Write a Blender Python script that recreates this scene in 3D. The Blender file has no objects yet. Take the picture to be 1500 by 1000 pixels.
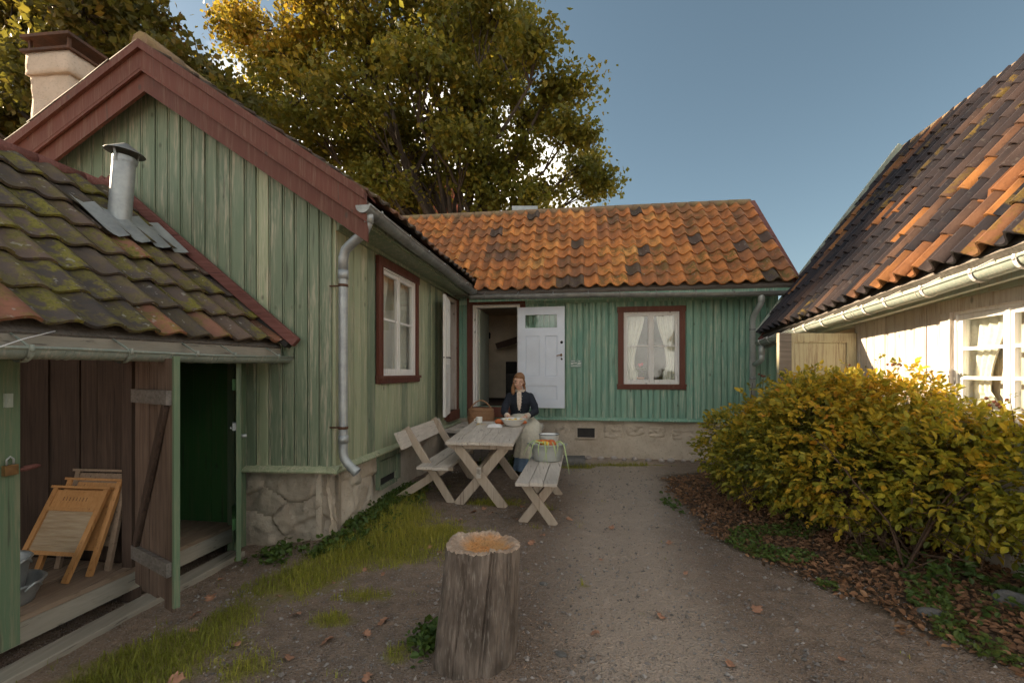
import bpy, bmesh, math, random
import numpy as np
from mathutils import Vector, Matrix, noise as mnoise
R = math.radians
random.seed(7); rng = np.random.default_rng(11)
sc = bpy.context.scene
col = sc.collection

# ------------------------------------------------------------------ camera, sky, sun, exposure
cam_d = bpy.data.cameras.new('camera'); cam = bpy.data.objects.new('camera', cam_d); col.objects.link(cam)
cam.location = (0, 0, 1.5); cam.rotation_euler = (R(90), 0, 0)
cam_d.sensor_width = 36; cam_d.lens = 16.0; cam_d.shift_y = 0.030
cam_d.clip_start = 0.05; cam_d.clip_end = 3000
sc.camera = cam
SUN_EL, SUN_AZ = R(25.5), R(-72)          # azimuth measured from +Y towards +X
sdir = Vector((math.sin(SUN_AZ)*math.cos(SUN_EL), math.cos(SUN_AZ)*math.cos(SUN_EL), math.sin(SUN_EL)))
w = bpy.data.worlds.new('World'); sc.world = w; w.use_nodes = True
nt = w.node_tree; nt.nodes.clear()
sky = nt.nodes.new('ShaderNodeTexSky'); sky.sky_type = 'NISHITA'; sky.sun_disc = False
sky.sun_elevation = SUN_EL; sky.sun_rotation = SUN_AZ; sky.air_density = 1.0; sky.dust_density = 0.8; sky.ozone_density = 1.6
hs = nt.nodes.new('ShaderNodeHueSaturation'); hs.inputs['Saturation'].default_value = 0.80; hs.inputs['Hue'].default_value = .475; hs.inputs['Value'].default_value = .43
nt.links.new(sky.outputs[0], hs.inputs['Color'])
tc = nt.nodes.new('ShaderNodeTexCoord'); mp = nt.nodes.new('ShaderNodeMapping'); mp.inputs['Scale'].default_value = (1.0, 1.0, 2.0)
nt.links.new(tc.outputs['Generated'], mp.inputs[0])
cn = nt.nodes.new('ShaderNodeTexNoise'); cn.noise_dimensions = '4D'; cn.inputs['W'].default_value = 292.3; cn.inputs['Scale'].default_value = 1.5; cn.inputs['Detail'].default_value = 7; cn.inputs['Roughness'].default_value = .52
nt.links.new(mp.outputs[0], cn.inputs['Vector'])
cr = nt.nodes.new('ShaderNodeMapRange'); cr.inputs['From Min'].default_value = .51; cr.inputs['From Max'].default_value = .64
cr.inputs['To Max'].default_value = .92
nt.links.new(cn.outputs[0], cr.inputs['Value'])
cm = nt.nodes.new('ShaderNodeMixRGB'); cm.inputs[2].default_value = (13.0, 12.0, 10.4, 1)  # bright clouds, mostly out of view, added to raise the ambient light
nt.links.new(cr.outputs[0], cm.inputs[0]); nt.links.new(hs.outputs[0], cm.inputs[1])
bg = nt.nodes.new('ShaderNodeBackground'); bg.inputs['Strength'].default_value = 0.05
nt.links.new(cm.outputs[0], bg.inputs['Color'])
wo = nt.nodes.new('ShaderNodeOutputWorld'); nt.links.new(bg.outputs[0], wo.inputs[0])
sl = bpy.data.lights.new('sun', 'SUN'); sl.energy = 3.2; sl.angle = R(2.0); sl.color = (1, .80, .55)
so = bpy.data.objects.new('sun', sl); col.objects.link(so); so.rotation_euler = (-sdir).to_track_quat('-Z', 'Y').to_euler()
so.location = sdir*60
vs = sc.view_settings; vs.view_transform = 'Standard'; vs.look = 'None'; vs.exposure = 2.58; vs.gamma = 1.0; vs.use_curve_mapping = False
sc.cycles.max_bounces = 6; sc.cycles.diffuse_bounces = 3; sc.cycles.use_adaptive_sampling = True; sc.cycles.adaptive_threshold = .032; sc.cycles.glossy_bounces = 3; sc.cycles.transparent_max_bounces = 8
sc.cycles.use_denoising = True; sc.cycles.sample_clamp_indirect = 8
sc.render.film_transparent = False

# ------------------------------------------------------------------ node helpers
class NT:
    def __init__(s, name):
        s.m = bpy.data.materials.new(name); s.m.use_nodes = True; s.t = s.m.node_tree; s.t.nodes.clear()
        s.out = s.t.nodes.new('ShaderNodeOutputMaterial')
    def n(s, typ, _p=None, **kw):
        nd = s.t.nodes.new('ShaderNode'+typ)
        for k, v in (_p or {}).items(): setattr(nd, k, v)
        for k, v in kw.items():
            key = int(k[1:]) if k[0] == 'i' and k[1:].isdigit() else k.replace('_', ' ')
            s.set(nd.inputs[key], v)
        return nd
    def set(s, inp, v):
        if isinstance(v, bpy.types.NodeSocket): s.t.links.new(v, inp)
        elif isinstance(v, tuple) and len(v) == 3 and inp.type == 'RGBA': inp.default_value = (*v, 1)
        else: inp.default_value = v
    def pos(s, scale=(1, 1, 1), rnd=0.0):
        g = s.n('NewGeometry').outputs['Position']
        m = s.n('VectorMath', {'operation': 'MULTIPLY'}, i0=g, i1=scale).outputs[0]
        if rnd:
            o = s.n('ObjectInfo').outputs['Random']
            k = s.n('Math', {'operation': 'MULTIPLY'}, i0=o, i1=rnd).outputs[0]
            m = s.n('VectorMath', {'operation': 'ADD'}, i0=m, i1=k).outputs[0]
        return m
    def lpos(s, scale=(1, 1, 1), rnd=0.0):
        g = s.n('TexCoord').outputs['Object']
        m = s.n('VectorMath', {'operation': 'MULTIPLY'}, i0=g, i1=scale).outputs[0]
        if rnd:
            o = s.n('ObjectInfo').outputs['Random']
            k = s.n('Math', {'operation': 'MULTIPLY'}, i0=o, i1=rnd).outputs[0]
            m = s.n('VectorMath', {'operation': 'ADD'}, i0=m, i1=k).outputs[0]
        return m
    def noise(s, vec, scale=1, detail=4, rough=.55, dist=0):
        return s.n('TexNoise', Vector=vec, Scale=scale, Detail=min(detail, 3), Roughness=rough, Distortion=dist).outputs[0]
    def rng(s, v, a, b, c=0., d=1.):
        return s.n('MapRange', Value=v, From_Min=a, From_Max=b, To_Min=c, To_Max=d).outputs[0]
    def mix(s, f, a, b, mode='MIX'):
        return s.n('MixRGB', {'blend_type': mode}, i0=f, i1=a, i2=b).outputs[0]
    def ramp(s, f, stops, interp='LINEAR'):
        r = s.n('ValToRGB', i0=f); cr = r.color_ramp; cr.interpolation = interp
        while len(cr.elements) < len(stops): cr.elements.new(.5)
        for e, (p, c) in zip(cr.elements, stops): e.position = p; e.color = (*c, 1)
        return r.outputs[0]
    def math(s, op, a, b=0.): return s.n('Math', {'operation': op}, i0=a, i1=b).outputs[0]
    def bump(s, h, strength=.4, dist=.01): return s.n('Bump', Height=h, Strength=strength, Distance=dist).outputs[0]
    def pbr(s, color, rough=.7, metal=0., normal=None, spec=.4, **kw):
        p = s.n('BsdfPrincipled', Base_Color=color, Roughness=rough, Metallic=metal, **kw)
        p.inputs['Specular IOR Level'].default_value = spec
        if normal is not None: s.t.links.new(normal, p.inputs['Normal'])
        s.t.links.new(p.outputs[0], s.out.inputs[0]); return s.m

def m_paint(name, c1, c2, worn, wear=.5, vert=2, rough=.6, dirt=(.05, .045, .035)):
    t = NT(name); sc_ = [16, 16, 16]; sc_[vert] = .9
    p = t.pos(tuple(sc_), 37.)
    st = t.noise(p, 1, 5, .6); big = t.noise(t.pos((1.1, 1.1, .8), 11.), 1, 4, .6)
    rnd = t.n('ObjectInfo').outputs['Random']
    c = t.mix(t.rng(big, .3, .7), c1, c2)
    c = t.mix(t.rng(rnd, 0, 1, 0, .35), c, tuple(x*.62 for x in c1))
    sp2 = [60, 60, 60]; sp2[vert] = 3.5
    fine = t.noise(t.pos(tuple(sp2), 20.), 1, 6, .7)
    k = t.math('MULTIPLY', t.rng(fine, .44, .60), t.rng(st, .40, .62))
    c = t.mix(t.math('MULTIPLY', k, wear), c, worn)
    cr_ = t.noise(t.pos(tuple(x*1.7 for x in sc_), 9.), 1, 3, .6)
    c = t.mix(t.rng(cr_, .64, .72, 0, .55), c, dirt)
    kn = t.n('TexVoronoi', Vector=t.pos((5.5, 5.5, 3.2), 13.), Scale=1.0).outputs['Distance']
    c = t.mix(t.rng(kn, .05, .11, .6, 0), c, dirt)
    h = t.math('ADD', fine, t.math('MULTIPLY', st, .6))
    return t.pbr(c, rough, 0, t.bump(h, .35, .006), .3)

def m_wood(name, c1, c2, crack, axis=1, rough=.8, sc_=9., local=False, amt=.7):
    t = NT(name); s3 = [sc_*5]*3; s3[axis] = sc_*.22
    f = t.lpos if local else t.pos
    g = t.noise(f(tuple(s3), 41.), 1, 6, .65, .3); b = t.noise(f((1.6,)*3, 17.), 1, 4)
    rnd = t.n('ObjectInfo').outputs['Random']
    c = t.mix(t.rng(g, .32, .68), c1, c2)
    c = t.mix(t.rng(b, .35, .75, 0, .6), c, tuple(x*.6 for x in c1))
    c = t.mix(t.rng(rnd, 0, 1, 0, .3), c, tuple(x*.7 for x in c2))
    s4 = [sc_*9]*3; s4[axis] = sc_*.3
    k = t.noise(f(tuple(s4), 29.), 1, 3, .5)
    c = t.mix(t.rng(k, .63, .70, 0, amt), c, crack)
    return t.pbr(c, rough, 0, t.bump(t.math('ADD', g, k), .45, .006), .25)

def m_tile(name, stops, moss=(.22, .19, .035), mossamt=1.0, rough=.75, spec=.3, soot_shade=(.03, .026, .024), sootamt=.6, lichen=.5, warm=1.):
    t = NT(name)
    oc = t.n('SeparateColor', Color=t.n('ObjectInfo').outputs['Color'])
    p = t.pos((1, 1, 1), 23.)
    base = t.ramp(oc.outputs[0], stops)
    n1 = t.noise(p, 9, 5, .65); n2 = t.noise(p, 38, 4, .6); n3 = t.noise(p, 4.5, 3, .5)
    c = t.mix(t.rng(n1, .35, .7, 0, .45*warm), base, t.mix(.5, base, t.mix(.6, base, (.36, .17, .09))))
    c = t.mix(t.rng(n3, .48, .66, 0, sootamt), c, soot_shade)
    c = t.mix(t.rng(n2, .55, .7, 0, .45), c, t.mix(.5, c, soot_shade))
    mk = t.math('MULTIPLY', t.rng(n1, .44, .56), t.math('MULTIPLY', oc.outputs[1], t.rng(n2, .34, .52)))
    c = t.mix(t.math('MULTIPLY', mk, mossamt), c, t.mix(t.rng(n2, .4, .6), moss, tuple(x*.55 for x in moss)))
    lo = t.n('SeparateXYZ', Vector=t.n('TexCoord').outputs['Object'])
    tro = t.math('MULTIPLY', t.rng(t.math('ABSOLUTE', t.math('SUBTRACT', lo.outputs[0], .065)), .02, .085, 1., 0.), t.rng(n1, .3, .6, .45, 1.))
    c = t.mix(t.math('MULTIPLY', tro, .55), c, t.mix(.55, c, soot_shade))  # trough darkened in the colour: grime with painted shade between the rolls
    c = t.mix(t.rng(lo.outputs[1], .16, .30, 0., .55), c, t.mix(.6, c, soot_shade))  # upper end darkened too: soot with painted shade under the next row
    lich = t.math('MULTIPLY', t.rng(t.noise(p, 22, 2), .66, .70), lichen)
    c = t.mix(lich, c, (.34, .32, .28))
    return t.pbr(c, rough, 0, t.bump(t.math('ADD', n2, n1), .4, .006), spec)

M_ = None
def m_metal(name, c1, c2, rough=.45, metal=.85):
    t = NT(name); p = t.pos((1, 1, 1), 5.)
    n1 = t.noise(p, 7, 5, .65); n2 = t.noise(p, 45, 3)
    c = t.mix(t.rng(n1, .35, .7), c1, c2)
    return t.pbr(c, t.rng(n2, .3, .7, rough-.1, rough+.15), metal, t.bump(n2, .08, .004), .5)

def m_plain(name, c, rough=.6, var=.25, scale=12., metal=0., spec=.4, bump=.15, **kw):
    t = NT(name); n1 = t.noise(t.pos((1, 1, 1), 3.), scale, 4, .6)
    cc = t.mix(t.rng(n1, .3, .7), tuple(min(1, x*(1+var*.5)) for x in c), tuple(x*(1-var) for x in c))
    return t.pbr(cc, rough, metal, t.bump(n1, bump, .004), spec, **kw)

def m_stone(name, c1, c2, c3, scale=3.):
    t = NT(name); p = t.pos((1, 1, 1), 31.)
    n1 = t.noise(p, scale, 6, .65); n2 = t.noise(p, scale*9, 5, .7); n3 = t.noise(p, scale*.6, 3)
    c = t.mix(t.rng(n1, .33, .68), c1, c2)
    c = t.mix(t.rng(n3, .5, .7, 0, .7), c, c3)
    c = t.mix(t.rng(n2, .55, .75, 0, .5), c, tuple(x*.45 for x in c2))
    pl = t.n('NewGeometry').outputs['Pointiness']
    return t.pbr(c, .9, 0, t.bump(t.math('ADD', n1, n2), .7, .012), .2)

def m_leaf(name, stops, trans=.38, rough=.5, attr=True):
    t = NT(name)
    ri = t.n('NewGeometry').outputs['Random Per Island']
    if attr:
        a = t.n('Attribute', {'attribute_name': 'tint'}).outputs['Fac']
        f = t.math('ADD', t.math('MULTIPLY', ri, .42), t.math('MULTIPLY', a, .58))
    else:
        f = t.math('ADD', t.math('MULTIPLY', ri, .5), t.math('MULTIPLY', t.n('ObjectInfo').outputs['Random'], .5))
    c = t.ramp(f, stops)
    p = t.n('BsdfPrincipled', Base_Color=c, Roughness=rough); p.inputs['Specular IOR Level'].default_value = .35
    tr = t.n('BsdfTranslucent', Color=t.mix(.35, c, (.5, .42, .05), 'MIX'))
    mx = t.n('MixShader', i0=trans, i1=p.outputs[0], i2=tr.outputs[0])
    t.t.links.new(mx.outputs[0], t.out.inputs[0]); return t.m

def m_glass(name):
    t = NT(name); fr = t.math('ADD', t.math('MULTIPLY', t.math('POWER', t.n('LayerWeight', Blend=.5).outputs['Facing'], 5.), .94), .05)
    nz = t.noise(t.pos((1, 1, 1), 3.), 3.5, 2)
    gl = t.n('BsdfGlossy', Color=(.95, .95, .95), Roughness=.02); t.t.links.new(t.bump(nz, .06, .02), gl.inputs['Normal'])
    tr = t.n('BsdfTransparent', Color=(.93, .95, .94))
    mx = t.n('MixShader', i0=fr, i1=tr.outputs[0], i2=gl.outputs[0])
    t.t.links.new(mx.outputs[0], t.out.inputs[0]); return t.m

M = {}
M['sage'] = m_paint('sage_paint', (.155, .205, .135), (.21, .255, .17), (.43, .39, .29), .8)
M['sage_pale'] = m_paint('pale_sage_paint', (.28, .325, .205), (.36, .385, .25), (.52, .47, .34), .9)
M['teal'] = m_paint('teal_paint', (.15, .31, .24), (.235, .38, .285), (.46, .50, .39), .75)
M['green'] = m_paint('shed_green_paint', (.115, .175, .105), (.14, .20, .12), (.24, .23, .15), .7)
M['green_deep'] = m_paint('deep_green_paint', (.05, .14, .045), (.062, .165, .055), (.12, .14, .07), .4)
M['red'] = m_paint('red_paint', (.115, .038, .024), (.15, .048, .031), (.18, .105, .072), .6)
M['cream'] = m_paint('old_cream_paint', (.56, .50, .45), (.62, .56, .51), (.36, .28, .22), .8)
M['door_old'] = m_paint('flaking_door_paint', (.40, .375, .25), (.45, .415, .28), (.20, .145, .10), .8)
M['greygreen'] = m_paint('grey_green_paint', (.34, .39, .33), (.42, .46, .40), (.36, .28, .2), .6)
M['white'] = m_paint('white_paint', (.76, .74, .71), (.82, .80, .78), (.5, .42, .34), .35)
M['door_white'] = m_plain('bluish_white_paint', (.66, .71, .80), .45, .08, 3.)
M['wgrey'] = m_wood('weathered_wood', (.52, .455, .395), (.68, .61, .54), (.15, .115, .09), 1)
M['wgrey_x'] = m_wood('weathered_leg_wood', (.42, .335, .26), (.55, .45, .36), (.18, .13, .10), 2, sc_=5.)
M['wbrown'] = m_wood('dark_brown_wood', (.05, .033, .025), (.10, .066, .05), (.014, .010, .009), 2)
M['wdoor'] = m_wood('worn_door_wood', (.10, .062, .045), (.22, .155, .12), (.02, .014, .011), 2, sc_=7.)
M['wgrey_dark'] = m_wood('grey_brace_wood', (.13, .115, .10), (.24, .21, .19), (.04, .03, .025), 0)
M['worange'] = m_wood('honey_wood', (.46, .22, .075), (.58, .30, .12), (.18, .08, .03), 2, .5, local=True)
M['floorwood'] = m_wood('floor_wood', (.24, .165, .115), (.34, .25, .18), (.06, .04, .03), 1, sc_=6.)
M['beam'] = m_wood('beam_wood', (.30, .27, .22), (.40, .36, .30), (.09, .075, .06), 1, sc_=5.)
M['redworn'] = m_wood('worn_red_wood', (.14, .05, .04), (.24, .11, .095), (.05, .02, .02), 0)
M['zinc'] = m_metal('zinc', (.30, .32, .33), (.42, .44, .44), .5, .55)
M['zinclight'] = m_metal('pale_zinc', (.40, .42, .40), (.50, .52, .50), .5, .35)
M['zincdark'] = m_metal('old_zinc_gutter', (.22, .225, .22), (.33, .34, .325), .5, .6)
M['gutgreen'] = m_paint('green_gutter_paint', (.23, .27, .235), (.28, .32, .28), (.42, .38, .32), .6)
M['rust'] = m_metal('rusty_iron', (.12, .055, .03), (.06, .035, .025), .75, .3)
M['iron'] = m_metal('black_iron', (.025, .025, .027), (.05, .045, .04), .5, .6)
M['brass'] = m_metal('old_brass', (.42, .26, .13), (.22, .13, .07), .4, .9)
M['copper'] = m_metal('copper', (.75, .30, .14), (.55, .2, .09), .3, 1.)
M['glass'] = m_glass('window_glass')
M['plaster'] = m_stone('plastered_stone', (.55, .47, .38), (.42, .35, .275), (.60, .53, .44), 3.)
M['plaster_dark'] = m_stone('rough_fieldstone', (.42, .35, .275), (.28, .23, .18), (.50, .43, .35), 2.4)
M['chimney'] = m_stone('chimney_render', (.56, .46, .37), (.47, .38, .30), (.60, .50, .42), 5.)
M['rock'] = m_stone('grey_rock', (.17, .16, .15), (.11, .105, .10), (.22, .20, .18), 7.)
M['cobble'] = m_stone('rounded_cobble', (.42, .38, .35), (.31, .26, .23), (.5, .44, .40), 5.)
M['interior'] = m_plain('room_wall', (.62, .54, .42), .9, .2, 2.)
M['interior_dark'] = m_plain('dark_wall_and_shade', (.03, .028, .027), .8, .3, 6.)  # black dado wall; also painted shade in vents, parlour and underfloor gap
M['lace'] = m_plain('lace_curtain', (.72, .68, .60), .9, .15, 40.)
M['enamel'] = m_plain('white_enamel', (.78, .77, .74), .22, .06, 5., spec=.5, bump=.02)
M['navy'] = m_plain('enamel_rim', (.02, .025, .04), .3, .1)
M['skin'] = m_plain('skin', (.68, .43, .32), .5, .12, 10., bump=.05, Subsurface_Weight=.1)
M['lips'] = m_plain('lips', (.50, .20, .16), .5, .1)
M['hair'] = m_wood('strawberry_hair', (.24, .115, .05), (.36, .19, .09), (.13, .06, .03), 2, .5, 30., True, .5)
M['jacket'] = m_plain('navy_wool', (.026, .030, .042), .9, .35, 60., spec=.2)
M['blouse'] = m_plain('cream_blouse', (.66, .55, .46), .85, .25, 50.)
M['apron'] = m_plain('cream_linen', (.62, .58, .48), .9, .15, 30.)
M['skirtblue'] = m_plain('blue_cotton', (.16, .24, .36), .9, .2, 30.)
M['shoe'] = m_plain('dark_leather', (.02, .02, .024), .5, .2)
M['wicker'] = m_wood('wicker', (.36, .19, .10), (.50, .29, .16), (.12, .06, .03), 0, .6, 12.)
M['clothwhite'] = m_plain('white_cloth', (.78, .76, .76), .9, .06, 30.)
M['orangeveg'] = m_plain('orange_skin', (.62, .16, .045), .45, .35, 20.)
M['yellowveg'] = m_plain('yellow_corn', (.80, .52, .07), .5, .25, 30.)
M['leek'] = m_plain('pale_husk', (.42, .52, .25), .6, .25, 15.)
M['geranium'] = m_plain('geranium_petals', (.65, .03, .09), .6, .3, 40.)
M['terracotta'] = m_plain('terracotta', (.50, .19, .09), .8, .2, 20.)
M['plaque'] = m_plain('green_plaque', (.15, .25, .21), .35, .1, 4.)
M['print'] = m_plain('white_print', (.8, .8, .78), .6, .02)
t = NT('stump_side'); g = t.noise(t.pos((34, 34, 3.2)), 1, 6, .65, .5); b = t.noise(t.pos((7, 7, 4.5)), 1, 4); f_ = t.noise(t.pos((90, 90, 13)), 1, 4, .6)
c = t.mix(t.rng(g, .3, .7), (.105, .08, .063), (.25, .20, .165)); c = t.mix(t.rng(b, .40, .66, 0, .8), c, (.06, .046, .037)); c = t.mix(t.rng(f_, .55, .7, 0, .5), c, (.33, .29, .25)); c = t.mix(t.rng(g, .70, .78), c, (.02, .015, .012))
M['stump_side'] = t.pbr(c, .9, 0, t.bump(t.math('ADD', g, f_), .8, .015), .2)
t = NT('stump_top'); p_ = t.pos(); b = t.noise(p_, 9, 5, .65); f_ = t.noise(p_, 90, 5, .7)
rd = t.n('VectorMath', {'operation': 'DISTANCE'}, i0=t.n('VectorMath', {'operation': 'MULTIPLY'}, i0=p_, i1=(1., 1., 0.)).outputs[0], i1=(-.135, 2.44, 0.)).outputs['Value']; rk = t.rng(t.math('ADD', rd, t.math('MULTIPLY', t.math('SUBTRACT', b, .5), .14)), .10, .155); c = t.mix(rk, t.mix(t.rng(b, .35, .65), (.68, .30, .10), (.60, .34, .15)), t.mix(t.rng(b, .4, .6), (.56, .43, .33), (.42, .31, .23))); c = t.mix(t.rng(f_, .5, .7, 0, .6), c, (.30, .15, .07))
M['stump_top'] = t.pbr(c, .9, 0, t.bump(f_, 1., .015), .2)
M['bark'] = m_wood('bark', (.055, .042, .032), (.11, .085, .065), (.015, .012, .01), 2, .9, 3.)
M['ridge_tile'] = m_stone('ridge_clay', (.30, .20, .12), (.20, .14, .09), (.28, .22, .10), 6.)
T_ORANGE = [(0, (.05, .042, .04)), (.14, (.14, .085, .06)), (.30, (.32, .135, .06)), (.55, (.54, .19, .055)), (.8, (.70, .27, .07)), (1, (.76, .40, .12))]
T_DARK = [(0, (.012, .012, .016)), (.38, (.021, .019, .023)), (.58, (.045, .032, .030)), (.72, (.105, .058, .038)), (.86, (.20, .082, .032)), (1, (.28, .12, .036))]
T_SHED = [(0, (.06, .052, .047)), (.4, (.10, .080, .068)), (.78, (.145, .10, .078)), (1, (.30, .12, .07))]
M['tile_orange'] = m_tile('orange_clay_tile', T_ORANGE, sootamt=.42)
M['tile_dark'] = m_tile('dark_glazed_tile', T_DARK, moss=(.20, .13, .025), rough=.5, spec=.22, sootamt=.3, soot_shade=(.010, .010, .013), lichen=.08, warm=.25)
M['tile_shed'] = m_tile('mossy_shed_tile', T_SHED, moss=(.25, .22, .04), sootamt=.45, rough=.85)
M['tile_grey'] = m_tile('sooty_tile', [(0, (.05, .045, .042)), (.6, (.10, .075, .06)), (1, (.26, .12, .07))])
M['leaf_oak'] = m_leaf('oak_leaf', [(0, (.055, .07, .012)), (.35, (.115, .125, .018)), (.6, (.24, .18, .02)), (.8, (.42, .27, .025)), (1, (.46, .18, .025))], .45)
M['leaf_maple'] = m_leaf('maple_leaf', [(0, (.035, .045, .012)), (.4, (.08, .08, .018)), (.65, (.16, .11, .022)), (.85, (.30, .13, .025)), (1, (.38, .13, .03))], .42)
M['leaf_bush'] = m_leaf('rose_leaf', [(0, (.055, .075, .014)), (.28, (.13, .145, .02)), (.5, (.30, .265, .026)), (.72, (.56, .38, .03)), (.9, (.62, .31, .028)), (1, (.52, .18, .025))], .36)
M['leaf_bush_obj'] = m_leaf('rose_leaf_single', [(0, (.12, .14, .018)), (.4, (.26, .26, .026)), (.75, (.42, .36, .035)), (1, (.52, .36, .035))], .34, attr=False)
M['grassm'] = m_leaf('grass_blade', [(0, (.13, .15, .022)), (.45, (.26, .265, .036)), (.8, (.44, .38, .06)), (1, (.52, .42, .12))], .3, .6)
M['weed'] = m_leaf('weed_leaf', [(0, (.03, .065, .012)), (.5, (.06, .11, .02)), (1, (.13, .16, .03))], .3, .5)
M['litter'] = m_leaf('dry_leaf', [(0, (.06, .032, .02)), (.35, (.15, .078, .042)), (.7, (.27, .135, .07)), (1, (.38, .21, .11))], .15, .8)
M['fallen'] = m_plain('fallen_oak_leaf', (.40, .20, .12), .7, .45, 25.)
M['chips'] = m_leaf('wood_chip', [(0, (.18, .11, .07)), (.5, (.36, .23, .15)), (1, (.56, .40, .28))], .0, .8)
M['stones'] = m_leaf('gravel_stone', [(0, (.11, .095, .085)), (.5, (.22, .19, .17)), (1, (.40, .36, .33))], .0, .85)
M['stem'] = m_plain('brown_stem', (.11, .065, .04), .8, .3, 30.)
M['hip'] = m_plain('rose_hip_heads', (.16, .06, .035), .7, .3, 40.)

# ------------------------------------------------------------------ mesh helpers
class MB:
    def __init__(s): s.v = []; s.f = []; s.sm = []
    def add(s, vs, fs, smooth=False):
        b = len(s.v); s.v += [tuple(p) for p in vs]; s.f += [tuple(i+b for i in f) for f in fs]; s.sm += [smooth]*len(fs); return s
    def hexa(s, p):   # 8 points: bottom 4 ccw, top 4
        return s.add(p, [(3, 2, 1, 0), (4, 5, 6, 7), (0, 1, 5, 4), (1, 2, 6, 5), (2, 3, 7, 6), (3, 0, 4, 7)])
    def box(s, x0, x1, y0, y1, z0, z1, Mx=None):
        p = [(x0, y0, z0), (x1, y0, z0), (x1, y1, z0), (x0, y1, z0), (x0, y0, z1), (x1, y0, z1), (x1, y1, z1), (x0, y1, z1)]
        if Mx is not None: p = [Mx @ Vector(q) for q in p]
        return s.hexa(p)
    def fbox(s, F, s0, s1, d0, d1, z0, z1):  # box in a wall frame
        return s.hexa([F.p(s0, z0, d0), F.p(s0, z0, d1), F.p(s1, z0, d1), F.p(s1, z0, d0), F.p(s0, z1, d0), F.p(s0, z1, d1), F.p(s1, z1, d1), F.p(s1, z1, d0)])
    def beam(s, a, b, wdt, hgt, up=(0, 0, 1), bev=.004):
        a = Vector(a); b = Vector(b); x = (b-a).normalized(); y = Vector(up).cross(x).normalized(); z = x.cross(y)
        hw, hh, c = wdt/2, hgt/2, min(bev, wdt/4, hgt/4)
        pr = [(-hw+c, -hh), (hw-c, -hh), (hw, -hh+c), (hw, hh-c), (hw-c, hh), (-hw+c, hh), (-hw, hh-c), (-hw, -hh+c)]
        vs = [a+y*p+z*q for p, q in pr]+[b+y*p+z*q for p, q in pr]
        fs = [(i, (i+1) % 8, 8+(i+1) % 8, 8+i) for i in range(8)]+[tuple(range(7, -1, -1)), tuple(range(8, 16))]
        return s.add(vs, fs)
    def tube(s, pts, rad, n=8, cap=True, smooth=True):
        pts = [Vector(p) for p in pts]; rad = rad if isinstance(rad, (list, tuple)) else [rad]*len(pts)
        vs = []; ref = Vector((0, 0, 1))
        t0 = (pts[1]-pts[0]).normalized()
        u = ref.cross(t0) if abs(t0.dot(ref)) < .95 else Vector((1, 0, 0)).cross(t0)
        u.normalize()
        for i, p in enumerate(pts):
            t = (pts[min(i+1, len(pts)-1)]-pts[max(i-1, 0)]).normalized()
            u = (u-t*u.dot(t)).normalized(); v = t.cross(u)
            for k in range(n):
                a = 2*math.pi*k/n; vs.append(p+(u*math.cos(a)+v*math.sin(a))*rad[i])
        fs = [(i*n+k, i*n+(k+1) % n, (i+1)*n+(k+1) % n, (i+1)*n+k) for i in range(len(pts)-1) for k in range(n)]
        s.add(vs, fs, smooth)
        if cap:
            b = len(s.v)-len(vs)
            s.f += [tuple(b+k for k in range(n-1, -1, -1)), tuple(b+(len(pts)-1)*n+k for k in range(n))]; s.sm += [False]*2
        return s
    def lathe(s, prof, n=24, Mx=None, smooth=True):
        vs = []
        for r, z in prof:
            for k in range(n):
                a = 2*math.pi*k/n; p = Vector((r*math.cos(a), r*math.sin(a), z)); vs.append(Mx @ p if Mx is not None else p)
        fs = [(i*n+k, i*n+(k+1) % n, (i+1)*n+(k+1) % n, (i+1)*n+k) for i in range(len(prof)-1) for k in range(n)]
        return s.add(vs, fs, smooth)
    def ell(s, c, r, Mx=None, nu=14, nv=9):
        c = Vector(c); vs = []; r = r if isinstance(r, (tuple, list)) else (r, r, r)
        for j in range(nv+1):
            th = math.pi*j/nv
            for k in range(nu):
                a = 2*math.pi*k/nu; q = Vector((r[0]*math.sin(th)*math.cos(a), r[1]*math.sin(th)*math.sin(a), -r[2]*math.cos(th)))
                vs.append(c+(Mx @ q if Mx is not None else q))
        fs = [(j*nu+k, j*nu+(k+1) % nu, (j+1)*nu+(k+1) % nu, (j+1)*nu+k) for j in range(nv) for k in range(nu)]
        return s.add(vs, fs, True)
    def rings(s, rings, cap=True, smooth=True):
        n = len(rings[0]); vs = [p for r in rings for p in r]
        fs = [(i*n+k, i*n+(k+1) % n, (i+1)*n+(k+1) % n, (i+1)*n+k) for i in range(len(rings)-1) for k in range(n)]
        b = len(s.v); s.add(vs, fs, smooth)
        if cap: s.f += [tuple(b+k for k in range(n-1, -1, -1)), tuple(b+(len(rings)-1)*n+k for k in range(n))]; s.sm += [False]*2
        return s
    def mesh(s, name):
        me = bpy.data.meshes.new(name); me.from_pydata([tuple(p) for p in s.v], [], s.f)
        me.polygons.foreach_set('use_smooth', s.sm); me.update(); return me
    def build(s, name, mat, parent=None):
        return put(name, s.mesh(name), mat, parent)

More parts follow.
